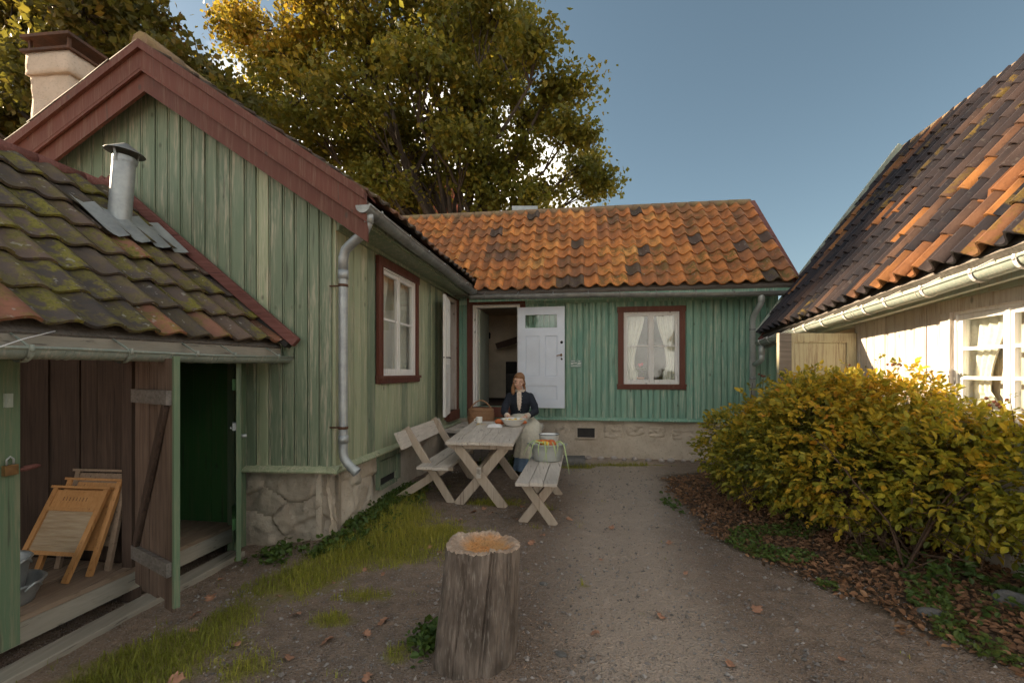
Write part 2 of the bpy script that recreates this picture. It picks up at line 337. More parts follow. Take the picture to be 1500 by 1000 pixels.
ORG = {}
def put(name, me, mat, parent=None, Mx=None):
    if mat is not None and not me.materials: me.materials.append(M[mat] if isinstance(mat, str) else mat)
    o = bpy.data.objects.new(name, me); col.objects.link(o)
    if parent is not None:
        o.parent = parent
        o.matrix_parent_inverse = Matrix.Translation(-ORG.get(parent.name, Vector((0, 0, 0))))
    if Mx is not None: o.matrix_basis = Mx
    return o
def thing(name, label, cat, loc, group=None):
    o = bpy.data.objects.new(name, None); col.objects.link(o); o.location = loc; o.empty_display_size = .1
    ORG[o.name] = Vector(loc); o['label'] = label; o['category'] = cat
    if group: o['group'] = group
    return o
def tag(o, label, cat, group=None, kind=None):
    o['label'] = label; o['category'] = cat
    if group: o['group'] = group
    if kind: o['kind'] = kind
    return o
class Frame:
    def __init__(s, o, e, n): s.o = Vector((o[0], o[1], 0)); s.e = Vector((e[0], e[1], 0)).normalized(); s.n = Vector((n[0], n[1], 0)).normalized()
    def p(s, a, z, d=0.): return s.o+s.e*a+s.n*d+Vector((0, 0, z))
Z = Vector((0, 0, 1))
def sstep(a, b, x):
    t = np.clip((x-a)/(b-a), 0, 1); return t*t*(3-2*t)
def np_mesh(name, V, faces, tint=None, smooth=False):
    me = bpy.data.meshes.new(name); F = np.asarray(faces, dtype=np.int32); k = F.shape[1]
    me.vertices.add(len(V)); me.vertices.foreach_set('co', np.asarray(V, np.float32).ravel())
    me.loops.add(F.size); me.loops.foreach_set('vertex_index', F.ravel())
    me.polygons.add(len(F)); me.polygons.foreach_set('loop_start', np.arange(0, F.size, k, dtype=np.int32))
    me.polygons.foreach_set('use_smooth', np.full(len(F), smooth))
    if tint is not None:
        a = me.attributes.new('tint', 'FLOAT', 'POINT'); a.data.foreach_set('value', np.asarray(tint, np.float32))
    me.update(calc_edges=True); me.validate(); return me

# ------------------------------------------------------------------ ground
def mound(x, y):
    z = -.11*sstep(-1.25, -2.2, -np.abs(x)*0+x*1.0) if False else -.11*(1-sstep(-2.3, -1.3, x))
    z = z+.055*np.exp(-(((x+.35)/.75)**2+((y-6.7)/.9)**2))          # the yard swells a little under the table's far end
    z = z+.05*np.exp(-(((x+1.3)/.5)**2+((y-5.2)/1.2)**2))
    z = z+.10*sstep(1.9, 3.2, x)*(1-sstep(6.2, 7.2, y))
    return z
GB = [(-1.05, 4.1, .55, .6, .95), (-1.6, 3.35, .4, .4, .8), (-1.9, 2.5, .42, .45, .85), (-1.15, 4.55, .42, .5, 1.), (-.75, 4.15, .45, .38, 1.), (-1.35, 3.75, .35, .45, 1.), (-1.0, 3.75, .4, .3, .9), (-1.5, 3.3, .35, .3, .9), (-2.05, 2.45, .32, .32, 1.), (-2.2, 2.05, .35, .4, 1.),
      (-1.8, 2.85, .25, .25, .75), (-.2, 5.2, .35, .14, .9), (-1.2, 5.3, .22, .5, .9), (.35, 5.0, .2, .1, .6), (-1.1, 2.75, .16, .1, .8), (-1.35, 2.3, .16, .12, .8), (-1.0, 3.05, .25, .1, .7), (1.02, 7.2, .3, .16, 1.),
      (1.9, 7.35, .9, .08, .8), (-.62, 2.42, .1, .1, .7), (.25, 4.4, .12, .06, .5), (-1.9, 2.2, .4, .25, .7), (.5, 3.2, .06, .04, .7), (-.9, 1.95, .2, .12, .6), (-1.5, 1.9, .3, .2, .7)]
def grassd(x, y):
    g = np.zeros_like(x)
    for a, b, sx, sy, k in GB: g = np.maximum(g, k*np.exp(-(((x-a)/sx)**2+((y-b)/sy)**2)))
    return g
def litterd(x, y):
    e = 1.88+.33*(4.1-y)*np.where(y < 4.1, 1., .35)-.02     # edge of the path on the right
    e = np.where(y > 4.1, 1.85+.12*(y-4.1), 1.85+.34*(4.1-y))
    return sstep(-.30, .30, x-e)*(1-sstep(6.3, 7.0, y))
fx = np.concatenate([-np.geomspace(400, 5, 26), np.arange(-4.6, 5.0, .045), np.geomspace(5.4, 400, 26)])
fy = np.concatenate([-np.geomspace(60, .9, 16), np.arange(-.5, 9.2, .045), np.geomspace(9.7, 600, 30)])
GX, GY = np.meshgrid(fx, fy); gx, gy = GX.ravel(), GY.ravel()
def fbm(x, y, sc_, seed=0.):
    return np.array([mnoise.fractal(Vector((a*sc_, b*sc_, seed)), 1., 2., 3) for a, b in zip(x, y)])
near = (np.abs(gx) < 5) & (gy > 0) & (gy < 9.5)
gzv = mound(gx, gy); rough = np.zeros_like(gx)
rough[near] = .008*fbm(gx[near], gy[near], 3.5)+.0035*fbm(gx[near], gy[near], 14., 5.)
gzv = gzv+rough
nX, nY = len(fx), len(fy)
idx = np.arange(nX*nY).reshape(nY, nX)
gf = np.stack([idx[:-1, :-1], idx[:-1, 1:], idx[1:, 1:], idx[1:, :-1]], -1).reshape(-1, 4)
gme = np_mesh('ground', np.stack([gx, gy, gzv], 1), gf, smooth=True)
def pathd(x, y):
    c = np.interp(y, [0, 2, 3, 4, 5, 6, 7.3], [.75, .72, .8, .95, 1.2, 1.45, 1.6]); w_ = np.interp(y, [0, 2, 4, 6, 7.3], [.6, .55, .55, .65, .9]); return np.exp(-((x-c)/w_)**2)
for nm, arr in (('path', pathd(gx, gy)), ('grass', grassd(gx, gy)), ('litter', litterd(gx, gy))):
    a = gme.attributes.new(nm, 'FLOAT', 'POINT'); a.data.foreach_set('value', arr.astype(np.float32))
t = NT('yard_ground'); p = t.pos()
n1 = t.noise(p, 1.3, 5, .6); n2 = t.noise(p, 9, 6, .65); n3 = t.noise(p, 60, 5, .7)
vo = t.n('TexVoronoi', Vector=p, Scale=70.); vd = vo.outputs['Distance']
c = t.mix(t.rng(n1, .3, .7), (.35, .258, .192), (.25, .178, .132))
c = t.mix(t.rng(n2, .4, .68, 0, .75), c, (.16, .118, .09))
pa = t.n('Attribute', {'attribute_name': 'path'}).outputs['Fac']
c = t.mix(t.math('MULTIPLY', t.rng(t.math('ADD', pa, t.math('MULTIPLY', t.math('SUBTRACT', n2, .5), .8)), .2, .8), .6), t.mix(.22, c, (.07, .05, .038)), (.55, .44, .35))
c = t.mix(t.rng(n3, .52, .72, 0, .55), c, (.36, .31, .27))
vc = t.n('SeparateColor', Color=vo.outputs['Color']).outputs[0]
c = t.mix(t.math('MULTIPLY', t.rng(vc, .55, .9), t.rng(vd, .25, .45, .65, 0)), c, (.37, .33, .31))
c = t.mix(t.math('MULTIPLY', t.rng(vc, .2, .0), t.rng(vd, .25, .45, .6, 0)), c, (.06, .048, .042))
ga = t.n('Attribute', {'attribute_name': 'grass'}).outputs['Fac']; la = t.n('Attribute', {'attribute_name': 'litter'}).outputs['Fac']
gk = t.rng(t.math('ADD', ga, t.math('MULTIPLY', t.math('SUBTRACT', n2, .5), .9)), .3, .6)
c = t.mix(t.math('MULTIPLY', gk, .8), c, t.mix(t.rng(n3, .35, .65), (.18, .175, .033), (.27, .225, .062)))
lk = t.rng(t.math('ADD', la, t.math('MULTIPLY', t.math('SUBTRACT', n2, .5), .9)), .25, .6)
c = t.mix(t.math('MULTIPLY', lk, .85), c, t.mix(t.rng(n3, .35, .65), (.06, .042, .026), (.13, .085, .05)))
hgt = t.math('ADD', t.math('MULTIPLY', n3, .7), t.math('ADD', n2, t.math('MULTIPLY', t.rng(vd, 0, .5, 1, 0), .5)))
t.pbr(c, .95, 0, t.bump(hgt, 1., .02), .15); M['ground'] = t.m
gme.materials.append(t.m)
go = put('ground', gme, None); go['kind'] = 'structure'; go['label'] = 'trodden gravel yard with grass patches'
def gz(x, y): return float(mound(np.array([x]), np.array([y]))[0])

# ------------------------------------------------------------------ building kit
def slab(mb, A, B, C, D, th):
    A, B, C, D = map(Vector, (A, B, C, D)); n = (B-A).cross(D-A).normalized()
    if n.z < 0: n = -n
    q = [A, B, C, D]; return mb.hexa([p-n*th for p in q]+q)
def tile_mesh(wd, er, amp, th=.019, lift=.034, sharp=1.5, seed=0):
    rr = random.Random(seed); n = 10; L = er*1.13; vs = []
    for j in range(2):
        y = j*L
        for i in range(n+1):
            u = -.03+1.10*i/n
            z = amp*(.5+.5*math.cos(2*math.pi*(u-.80)))**sharp+lift*(1-j*1.05)
            vs.append((u*wd, y+(rr.uniform(-.004, .004) if j == 0 else 0), z))
    m = n+1; vs += [(x, y, z-th) for x, y, z in vs]
    b = 2*m; fs = []; sm = []
    for i in range(n):
        fs += [(i, i+1, m+i+1, m+i), (b+i+1, b+i, b+m+i, b+m+i+1), (i+1, i, b+i, b+i+1)]; sm += [True, True, False]
    fs += [(0, m, b+m, b), (n, b+n, b+m+n, m+n)]; sm += [False]*2
    me = bpy.data.meshes.new('tile'); me.from_pydata(vs, [], fs); me.polygons.foreach_set('use_smooth', sm); me.update()
    me.set_sharp_from_angle(angle=R(50)); return me
def tile_roof(roof, A, B, C, D, nc, nr, mat, colf, amp=.032, skip=None, as_obj=None, jit=.006, sharp=1.5, up=.03, lift=.034):
    A, B, C, D = map(Vector, (A, B, C, D)); wd = (B-A).length/nc; er = (D-A).length/nr
    meshes = [tile_mesh(wd, er, amp, seed=k, sharp=sharp, lift=lift) for k in range(3)]
    for me in meshes: me.materials.append(M[mat])
    rest = MB(); cnt = 0
    for j in range(nr):
        for i in range(nc):
            a, b_ = i/nc, j/nr
            P = (A*(1-a)+B*a)*(1-b_)+(D*(1-a)+C*a)*b_
            ex = ((B-A)*(1-b_)+(C-D)*b_).normalized(); ey = ((D-A)*(1-a)+(C-B)*a).normalized(); n = ex.cross(ey).normalized(); ey = n.cross(ex)
            if n.z < 0: n = -n
            P = P+n*(up+random.uniform(0, jit))+ey*random.uniform(-jit, jit)+ex*random.uniform(-jit, jit)*.6
            if skip and skip(P+ex*wd*.5+ey*er*.3): continue
            sag = .012*math.sin(i*.55+j*.4)
            Mx = Matrix((ex, ey, n)).transposed().to_4x4(); Mx.translation = P+n*sag
            Mx = Mx @ Matrix.Rotation(random.gauss(0, .014), 4, 'Z') @ Matrix.Rotation(random.gauss(0, .012), 4, 'Y')
            me = meshes[random.randrange(3)]
            if as_obj and not as_obj(i, j):
                rest.add([Mx @ v.co for v in me.vertices], [tuple(p.vertices) for p in me.polygons], True); continue
            o = put('tile', me, None, roof, Mx); o.color = colf(i, j, nc, nr); cnt += 1
    if rest.v:
        o = rest.build('tile_field', mat, roof); o['kind'] = 'stuff'; o.color = (.35, .1, 0, 1)
    return cnt
def board_wall(F, L, z0, ztop, wid, openings, mat, parent, d=.0, th=.024, s_start=0., zb_j=.0, name='board', mats=None):
    s = s_start
    zt = ztop if callable(ztop) else (lambda a: ztop)
    while s < L-.02:
        wd = min(wid*random.uniform(.82, 1.2), L-s)
        if L-s-wd < wid*.4: wd = L-s
        mid = s+wd/2; segs = [(z0, None)]
        for (a0, a1, b0, b1) in openings:
            if a0 < mid < a1:
                new = []
                for lo, hi in segs:
                    if hi is None: new += [(lo, b0), (b1, None)]
                    elif b0 >= hi or b1 <= lo: new.append((lo, hi))
                    else: new += [(lo, b0), (b1, hi)]
                segs = [(lo, hi) for lo, hi in new if hi is None or hi-lo > .03]
        off = random.uniform(0, .006); bt = random.uniform(-zb_j, zb_j)
        g = .0045
        pr = [(s+g, 0), (s+g, th-.003), (s+g+.004, th), (s+wd-.024, th), (s+wd-.020, th-.009), (s+wd-.016, th), (s+wd-g-.004, th), (s+wd-g, th-.003), (s+wd-g, 0)]
        for lo, hi in segs:
            mb = MB(); top = [(zt(a) if hi is None else hi) for a, _ in pr]
            if max(top)-lo < .03: continue
            lo_ = lo+(bt if lo == z0 else 0); n = len(pr)
            tl = random.uniform(-.0015, .0015)
            vs = [F.p(a, lo_, d+q+off) for a, q in pr]+[F.p(a+tl, tz, d+q+off) for (a, q), tz in zip(pr, top)]
            fs = [(k+1, k, n+k, n+k+1) for k in range(n-1)]+[tuple(range(n)), tuple(range(2*n-1, n-1, -1)), (0, n-1, 2*n-1, n)]
            mb.add(vs, fs).build(name, (random.choice(mats) if mats else mat), parent)
        s += wd
def wall_sheet(F, s0, L, z0, z1, openings, th=.12, d=-.005, topf=None):
    mb = MB(); ss = sorted({s0, L, *[o[0] for o in openings], *[o[1] for o in openings]}); zz = sorted({z0, z1, *[o[2] for o in openings], *[o[3] for o in openings]})
    for a, b in zip(ss[:-1], ss[1:]):
        for p, q in zip(zz[:-1], zz[1:]):
            if any(o[0]-1e-6 <= a and b <= o[1]+1e-6 and o[2]-1e-6 <= p and q <= o[3]+1e-6 for o in openings): continue
            mb.fbox(F, a, b, d-th, d, p, q)
    return mb
def gutter(parent, a, b, r=.062, mat='zincdark', nbr=7, out=Vector((1, 0, 0)), brmat=None):
    a = Vector(a); b = Vector(b); x = (b-a).normalized(); out = (out-x*out.dot(x)).normalized(); mb = MB(); n = 10
    def ring(p, rr, flip=False):
        return [p+out*math.cos(math.pi+math.pi*k/n)*rr+Vector((0, 0, 1))*math.sin(math.pi+math.pi*k/n)*rr for k in range(n+1)]
    steps = max(2, int((b-a).length/.9)); P = [a.lerp(b, k/steps)+Vector((0, 0, -.008*math.sin(k*2.1))) for k in range(steps+1)]
    for rr, rev in ((r, False), (r-.004, True)):
        vs = [q for p in P for q in ring(p, rr)]; m = n+1
        fs = [(i*m+k, i*m+k+1, (i+1)*m+k+1, (i+1)*m+k) for i in range(steps) for k in range(n)]
        mb.add(vs, [f[::-1] for f in fs] if rev else fs, True)
    mb.tube([p+out*r for p in P], .009, 6)
    for p in (P[0], P[-1]): mb.add(ring(p, r), [tuple(range(n+1))])
    for p in P[1:-1]:
        for s_ in (-.02, .02): mb.tube([q+x*s_ for q in ring(p, r+.001)], .003, 4)
    g = mb.build('gutter', mat, parent)
    for k in range(nbr):
        p = a.lerp(b, (k+.5)/nbr)+x*random.uniform(-.08, .08); bb = MB(); rg = ring(p, r+.006)
        bb.add([q+x*s_ for q in rg for s_ in (-.013, .013)]+[q*1.0+(q-p).normalized()*.004+x*s_ for q in rg for s_ in (-.013, .013)],
               [(2*i, 2*i+1, 2*i+3, 2*i+2) for i in range(n)]+[(2*i+1+22, 2*i+22, 2*i+2+22, 2*i+3+22) for i in range(n)])
        bb.tube([p+out*(r+.004)+Z*.004, p+out*(r*.2)+Z*.035, p-out*(r+.10)+Z*.13], .006, 5)
        bb.tube([p+out*(r+.006)+Z*.02, p+out*(r+.012)-Z*.012], .011, 5)
        bb.build('bracket', brmat or mat, g)
    return g
def panel_boxes(parent, F, mat, rects, d):
    for (a0, a1, b0, b1) in rects:
        mb = MB(); bev = .03
        q = [F.p(a0, b0, d), F.p(a1, b0, d), F.p(a1, b1, d), F.p(a0, b1, d)]
        i1 = [F.p(a0+bev, b0+bev, d+.012), F.p(a1-bev, b0+bev, d+.012), F.p(a1-bev, b1-bev, d+.012), F.p(a0+bev, b1-bev, d+.012)]
        mb.add(q+i1, [(0, 1, 5, 4), (1, 2, 6, 5), (2, 3, 7, 6), (3, 0, 4, 7), (4, 5, 6, 7)])
        for (x0, x1, y0, y1) in ((a0, a1, b0, b0+.012), (a0, a1, b1-.012, b1), (a0, a0+.012, b0+.012, b1-.012), (a1-.012, a1, b0+.012, b1-.012)):
            mb.fbox(F, x0, x1, d-.001, d+.019, y0, y1)
        mb.build('panel', mat, parent)
def window(parent, F, s0, s1, z0, z1, casemat, sashmat, nsash=2, rows=2, cols=1, cw=.095, d=.02, cur=None, sillh=.09, head=True, curtain=True):
    mb = MB()   # casing boards, the head and the sill proud of the jambs
    mb.fbox(F, s0, s0+cw, d-.01, d+.028, z0+sillh, z1-cw); mb.fbox(F, s1-cw, s1, d-.01, d+.028, z0+sillh, z1-cw)
    mb.fbox(F, s0-.012, s1+.012, d-.01, d+.034, z1-cw, z1)
    mb.fbox(F, s0+cw-.014, s0+cw, d+.028, d+.036, z0+sillh, z1-cw); mb.fbox(F, s1-cw, s1-cw+.014, d+.028, d+.036, z0+sillh, z1-cw)
    win = mb.build('window', casemat, parent)
    sb = MB(); sb.fbox(F, s0-.012, s1+.012, d-.01, d+.034, z0, z0+sillh*.62); sb.fbox(F, s0-.018, s1+.018, d-.01, d+.056, z0+sillh*.62, z0+sillh); sb.fbox(F, s0, s1, d-.01, d+.042, z0+.012, z0+.03)
    sb.build('sill', casemat, win)
    a0, a1, b0, b1 = s0+cw, s1-cw, z0+sillh, z1-cw
    fr = MB()
    for q in ((a0, a0+.022, b0, b1), (a1-.022, a1, b0, b1), (a0+.022, a1-.022, b1-.022, b1), (a0+.022, a1-.022, b0, b0+.022)): fr.fbox(F, q[0], q[1], -.10, d+.008, q[2], q[3])
    fr.build('frame', sashmat, win)
    wds = (a1-a0-.044)/nsash
    for k in range(nsash):
        x0 = a0+.022+k*wds+.003; x1 = x0+wds-.006; y0, y1 = b0+.025, b1-.025; st = .042; sm = MB(); ds, de = -.028, .012
        sm.fbox(F, x0, x0+st, ds, de, y0, y1); sm.fbox(F, x1-st, x1, ds, de, y0, y1)
        sm.fbox(F, x0+st, x1-st, ds, de, y1-st, y1); sm.fbox(F, x0+st, x1-st, ds, de, y0, y0+st*1.25)
        gx0, gx1, gy0, gy1 = x0+st, x1-st, y0+st*1.25, y1-st
        if k == 0 and nsash > 1: sm.fbox(F, x1-.012, x1+.022, de, de+.012, y0, y1)
        for hz in (y0+.10, y1-.12): sm.fbox(F, (x0 if k == 0 else x1-.016), (x0+.016 if k == 0 else x1), de, de+.006, hz, hz+.06)
        for r_ in range(1, rows):
            zz = gy0+(gy1-gy0)*r_/rows+(.03 if rows == 2 else 0); sm.fbox(F, gx0, gx1, ds+.006, de-.004, zz-.012, zz+.012)
        for c_ in range(1, cols):
            xx = gx0+(gx1-gx0)*c_/cols; sm.fbox(F, xx-.011, xx+.011, ds+.006, de-.004, gy0, gy1)
        sm.build('sash', sashmat, win)
        for r_ in range(rows):
            za = gy0+(gy1-gy0)*r_/rows+(.03 if rows == 2 and r_ else 0); zb = gy0+(gy1-gy0)*(r_+1)/rows+(.03 if rows == 2 and r_+1 < rows else 0)
            pm = MB(); w1, w2 = random.uniform(-.002, .002), random.uniform(-.002, .002)
            pm.fbox(F, gx0-.004, gx1+.004, -.012, -.009, za-.004, zb+.004)
            pm.build('pane', 'glass', win)
    if curtain:
        for k in range(2):
            cmb = MB(); nx, nz = 26, 14; g = []
            for j in range(nz+1):
                tz = j/nz; zz = b1-.02-(b1-b0-.02)*tz
                wv = (a1-a0)*(.38-.20*math.sin(min(1, tz/.75)*math.pi/2)**2*.9 if tz < .8 else .26)
                for i in range(nx+1):
                    u_ = i/nx; xx = a0+.01+wv*u_ if k == 0 else a1-.01-wv*u_
                    g.append(F.p(xx, zz+(.05*u_*math.sin(tz*3)), -.09+.018*math.sin(u_*26+tz*2+k)))
            cmb.add(g, [(j*(nx+1)+i, j*(nx+1)+i+1, (j+1)*(nx+1)+i+1, (j+1)*(nx+1)+i) for j in range(nz) for i in range(nx)], True)
            cmb.build('curtain', 'lace', win)
    return win
def backing(win, F, s0, s1, z0, z1, mat='interior', d=-.125, n=5):
    for k in range(n): a, b = s0+(s1-s0)*k/n, s0+(s1-s0)*(k+1)/n; MB().fbox(F, a+.002, b-.002, d-.012, d+random.uniform(-.002, .002), z0, z1).build('shutter_backing', mat, win)
def room(parent, F, s0, s1, z0, z1, depth, mat, name='room'):
    mb = MB(); q = [F.p(s0, z0, -.13), F.p(s1, z0, -.13), F.p(s1, z0, -depth), F.p(s0, z0, -depth)]; u = [p+Z*(z1-z0) for p in q]
    mb.add(q+u, [(0, 1, 2, 3), (7, 6, 5, 4), (1, 5, 6, 2), (2, 6, 7, 3), (3, 7, 4, 0)])
    return mb.build(name, mat, parent)
def rough_wall(F, s0, s1, z0, z1, d, amp, sc_, seed, step=.035, bulge=None):
    ns = max(2, int((s1-s0)/step)); nz = max(2, int((z1-z0)/step)); mb = MB(); vs = []
    for j in range(nz+1):
        for i in range(ns+1):
            a = s0+(s1-s0)*i/ns; zz = z0+(z1-z0)*j/nz
            q = Vector((a*sc_, zz*sc_*1.4, seed))
            h = amp*mnoise.fractal(q, 1., 2., 4)+amp*.5*(abs(mnoise.noise(q*1.7))*2-.6)
            if bulge: h += bulge(a, zz)
            vs.append(F.p(a, zz, d+h))
    fs = [(j*(ns+1)+i+1, j*(ns+1)+i, (j+1)*(ns+1)+i, (j+1)*(ns+1)+i+1) for j in range(nz) for i in range(ns)]
    if F.e.cross(F.n).z < 0: fs = [f[::-1] for f in fs]
    return mb.add(vs, fs, True)
def stone(F, cx, cz, rx, rz, d, th, seed, n=40):
    # a rounded irregular block, its back sunk in the wall
    rr = random.Random(seed); mb = MB(); rings = []
    ang = [2*math.pi*k/n for k in range(n)]
    shp = [1/max(abs(math.cos(a)), abs(math.sin(a)))**.72*(1+.30*mnoise.noise(Vector((math.cos(a)*1.3, math.sin(a)*1.3, seed*3.1)))+.10*mnoise.noise(Vector((math.cos(a)*5, math.sin(a)*5, seed*1.7)))) for a in ang]
    for f, h in ((1.04, -.05), (1., -.012), (.95, th*.5), (.84, th), (.68, th), (.5, th*1.06), (.35, th), (.2, th*1.1), (.05, th)):
        rings.append([F.p(cx+rx*f*math.cos(a)*s_, cz+rz*f*math.sin(a)*s_, d+h+.030*mnoise.noise(Vector((f*math.cos(a)*1.9, f*math.sin(a)*1.9, seed)))+.012*mnoise.noise(Vector((f*math.cos(a)*6, f*math.sin(a)*6, seed)))) for a, s_ in zip(ang, shp)])
    if F.e.cross(F.n).z > 0: rings = [r_[::-1] for r_ in rings]
    return mb.rings(rings)

# ------------------------------------------------------------------ gabled house on the left
FL = Frame((-1.64, 4.17), (.152, .988), (.988, -.152))
FG = Frame((-1.64, 4.17), (-.9976, .07), (-.07, -.9976))
FB = Frame((-.98, 8.36), (.988, -.152), (-.152, -.988))
dL = FL.e
GH = thing('gabled_house', 'sage green board house with red gable trim and rendered chimney, at left', 'house', (-2.6, 6.2, -.05))
APX = 1.658
def gtop(a): return 4.33-.682*abs(a-APX)
# foundations
def joints(a, z):
    return 0.
def masonry(parent, F, s0, s1, z0, z1, d, mat, seed, fx=2.6, fz=3.6, step=.022, amp=.05, joint=.035):
    ns = int((s1-s0)/step); nz = int((z1-z0)/step); H_ = {}; cells = {}
    def smp(a, z):
        q = Vector((a*fx+.18*mnoise.noise(Vector((a*5, z*5, seed))), z*fz+.22*mnoise.noise(Vector((a*4, z*4, seed+7))), seed))
        ds, ps = mnoise.voronoi(Vector((q.x, q.y, seed*10.)))
        p = ps[0]; key = (round(p.x, 3), round(p.y, 3), round(p.z, 3)); rr_ = random.Random(hash(key) % 9973)
        tx, tz, of = rr_.uniform(-.05, .05), rr_.uniform(-.06, .03), rr_.uniform(-.6, 1.)*amp*.5
        jn = min(1., max(0., (ds[1]-ds[0])/.06)); jn = jn*jn*(3-2*jn)
        h = of+tx*(q.x-p.x)+tz*(q.y-p.y)+amp*.42*mnoise.fractal(Vector((a*5, z*5, seed)), .8, 2.1, 5)
        return h*jn-joint*(1-jn), key
    V = {}
    for jz in range(nz+1):
        for i_ in range(ns+1):
            a, z = s0+(s1-s0)*i_/ns, z0+(z1-z0)*jz/nz; h, _k = smp(a, z); V[i_, jz] = F.p(a, z, d+h)
    for jz in range(nz):
        for i_ in range(ns):
            _h, k_ = smp(s0+(s1-s0)*(i_+.5)/ns, z0+(z1-z0)*(jz+.5)/nz); cells.setdefault(k_, []).append((i_, jz))
    back = MB().fbox(F, s0, s1, d-.14, d-.085, z0, z1).build('foundation', mat, parent)
    flip = F.e.cross(F.n).z < 0
    for k_, qs in cells.items():
        mb = MB(); ix = {}
        for (i_, jz) in qs:
            f = []
            for c_ in ((i_+1, jz), (i_, jz), (i_, jz+1), (i_+1, jz+1)):
                if c_ not in ix: ix[c_] = len(mb.v); mb.v.append(tuple(V[c_]))
                f.append(ix[c_])
            mb.f.append(tuple(f[::-1] if flip else f)); mb.sm.append(True)
        mb.build('stone', mat, back)
    return back
fd = masonry(GH, FG, .0, 1.15, -.22, .60, -.03, 'plaster_dark', 1.37, 1.9, 2.5, joint=.016, amp=.075)
sd = random.Random(5)
masonry(GH, FL, .0, .99, -.22, .60, -.03, 'plaster', 2.71, 1.7, 2.2, joint=.010, amp=.055)
rough_wall(FL, .92, 4.22, -.30, .625, -.035, .022, 2.6, 4.2, .03).build('side_foundation', 'plaster', GH)
rough_wall(FG, 1.13, 3.4, -.30, .62, -.04, .03, 2.6, 1.5, .05).build('gable_foundation', 'plaster_dark', GH)
# wall sheets and boards
LW = (.86, 2.10, 1.37, 2.79); LD = (3.42, 4.05, .84, 2.72)
wg = MB().add([FG.p(0, .6, -.01), FG.p(3.32, .6, -.01), FG.p(3.32, gtop(3.32), -.01), FG.p(APX, gtop(APX), -.01), FG.p(0, gtop(0), -.01)], [(0, 1, 2, 3, 4)]).build('gable_wall', 'sage', GH)
board_wall(FG, 3.32, .63, gtop, .128, [], 'sage', wg, zb_j=.004, mats=['sage']*5+['sage_pale'])
ws = wall_sheet(FL, 0, 4.24, .6, 2.98, [(LW[0]+.08, LW[1]-.08, LW[2]+.08, LW[3]-.08), LD]).build('side_wall', 'sage', GH)
board_wall(FL, 4.2, .63, 2.98, .17, [LW, (3.32, 4.13, .7, 2.85)], 'sage_pale', ws, s_start=.03, mats=['sage_pale']*3+['sage'])
lb = MB(); 
for F, L in ((FG, .87), (FL, 4.2)):
    pr = [(-.02, .585), (.075, .585), (.082, .60), (.07, .615), (.02, .645), (-.02, .645)]
    n = len(pr); lb.add([F.p(-.075, z, d) for d, z in pr]+[F.p(L, z, d) for d, z in pr], [(k, (k+1) % n, n+(k+1) % n, n+k) for k in range(n)]+[tuple(range(n)), tuple(range(2*n-1, n-1, -1))])
lb.build('water_board', 'sage_pale', GH)
wq = MB(); wq.fbox(FG, 3.28, 3.32, -4.2, -.02, -.3, 3.2); wq.build('rear_wall', 'sage', GH)
cb = MB(); cb.fbox(FL, -.005, .03, -.01, .03, .645, 2.97); cb.build('corner_board', 'sage_pale', GH)
room(GH, FL, .3, 2.7, .85, 2.9, .75, 'interior'); room(GH, FL, 2.75, 4.2, .85, 2.9, 2.0, 'interior', 'hallway')
lwin = window(GH, FL, *LW, 'red', 'white'); backing(lwin, FL, LW[0]+.1, LW[1]-.1, LW[2]+.08, LW[3]-.08)  # left window's backing boards are added so it does not look dark
# hatch in the side foundation
vb = MB(); vb.fbox(FL, .93, 1.50, -.03, .012, .50, .585); vb.fbox(FL, .93, .97, -.03, .012, .18, .50); vb.fbox(FL, 1.42, 1.50, -.03, .03, .20, .50); vb.fbox(FL, .97, 1.42, -.03, .008, .30, .49); vb.fbox(FL, .97, 1.42, -.03, .02, .17, .21)
vb.build('vent_hatch', 'greygreen' if False else 'sage', GH); MB().fbox(FL, .97, 1.42, -.05, -.02, .21, .30).build('vent_opening_shade', 'interior_dark', GH)  # dark panel paints the shade inside the vent
# side door: red casing, old white leaf folded back along the wall
dc = MB(); dc.fbox(FL, LD[0]-.10, LD[0], -.01, .05, .72, 2.80); dc.fbox(FL, LD[1], LD[1]+.10, -.01, .05, .72, 2.80); dc.fbox(FL, LD[0]-.10, LD[1]+.10, -.01, .056, 2.80, 2.88); dc.fbox(FL, LD[0], LD[1], -.12, .09, .68, .84)
dcase = dc.build('door_casing', 'red', GH)
jb = MB(); jb.fbox(FL, LD[0], LD[0]+.04, -.14, .03, .84, 2.78); jb.fbox(FL, LD[1]-.04, LD[1], -.14, .03, .84, 2.78); jb.fbox(FL, LD[0]+.04, LD[1]-.04, -.14, .03, 2.72, 2.78); jb.fbox(FL, LD[1]-.10, LD[1]-.045, -.3, -.14, .84, 2.72)
jb.build('door_jamb', 'cream', dcase)
def panel_door(name, F, wd, z0, z1, mat, parent, rects, glass=None, th=.04):
    mb = MB(); ss = sorted({0., wd, *[r[0] for r in rects], *[r[1] for r in rects]}); zz = sorted({z0, z1, *[r[2] for r in rects], *[r[3] for r in rects]})
    for a, b in zip(ss[:-1], ss[1:]):
        for p, q in zip(zz[:-1], zz[1:]):
            if any(r[0] <= a+1e-6 and b <= r[1]+1e-6 and r[2] <= p+1e-6 and q <= r[3]+1e-6 for r in rects): continue
            mb.fbox(F, a, b, 0, th, p, q)
    dr = mb.build(name, mat, parent)
    for k, r in enumerate(rects):
        if glass == k: MB().fbox(F, r[0]-.005, r[1]+.005, th*.4, th*.4+.004, r[2]-.005, r[3]+.005).build('pane', 'glass', dr)
        else:
            panel_boxes(dr, F, mat, [r], th*.45); MB().fbox(F, r[0]-.003, r[1]+.003, th*.2, th*.4, r[2]-.003, r[3]+.003).build('panel_back', mat, dr)
    return dr
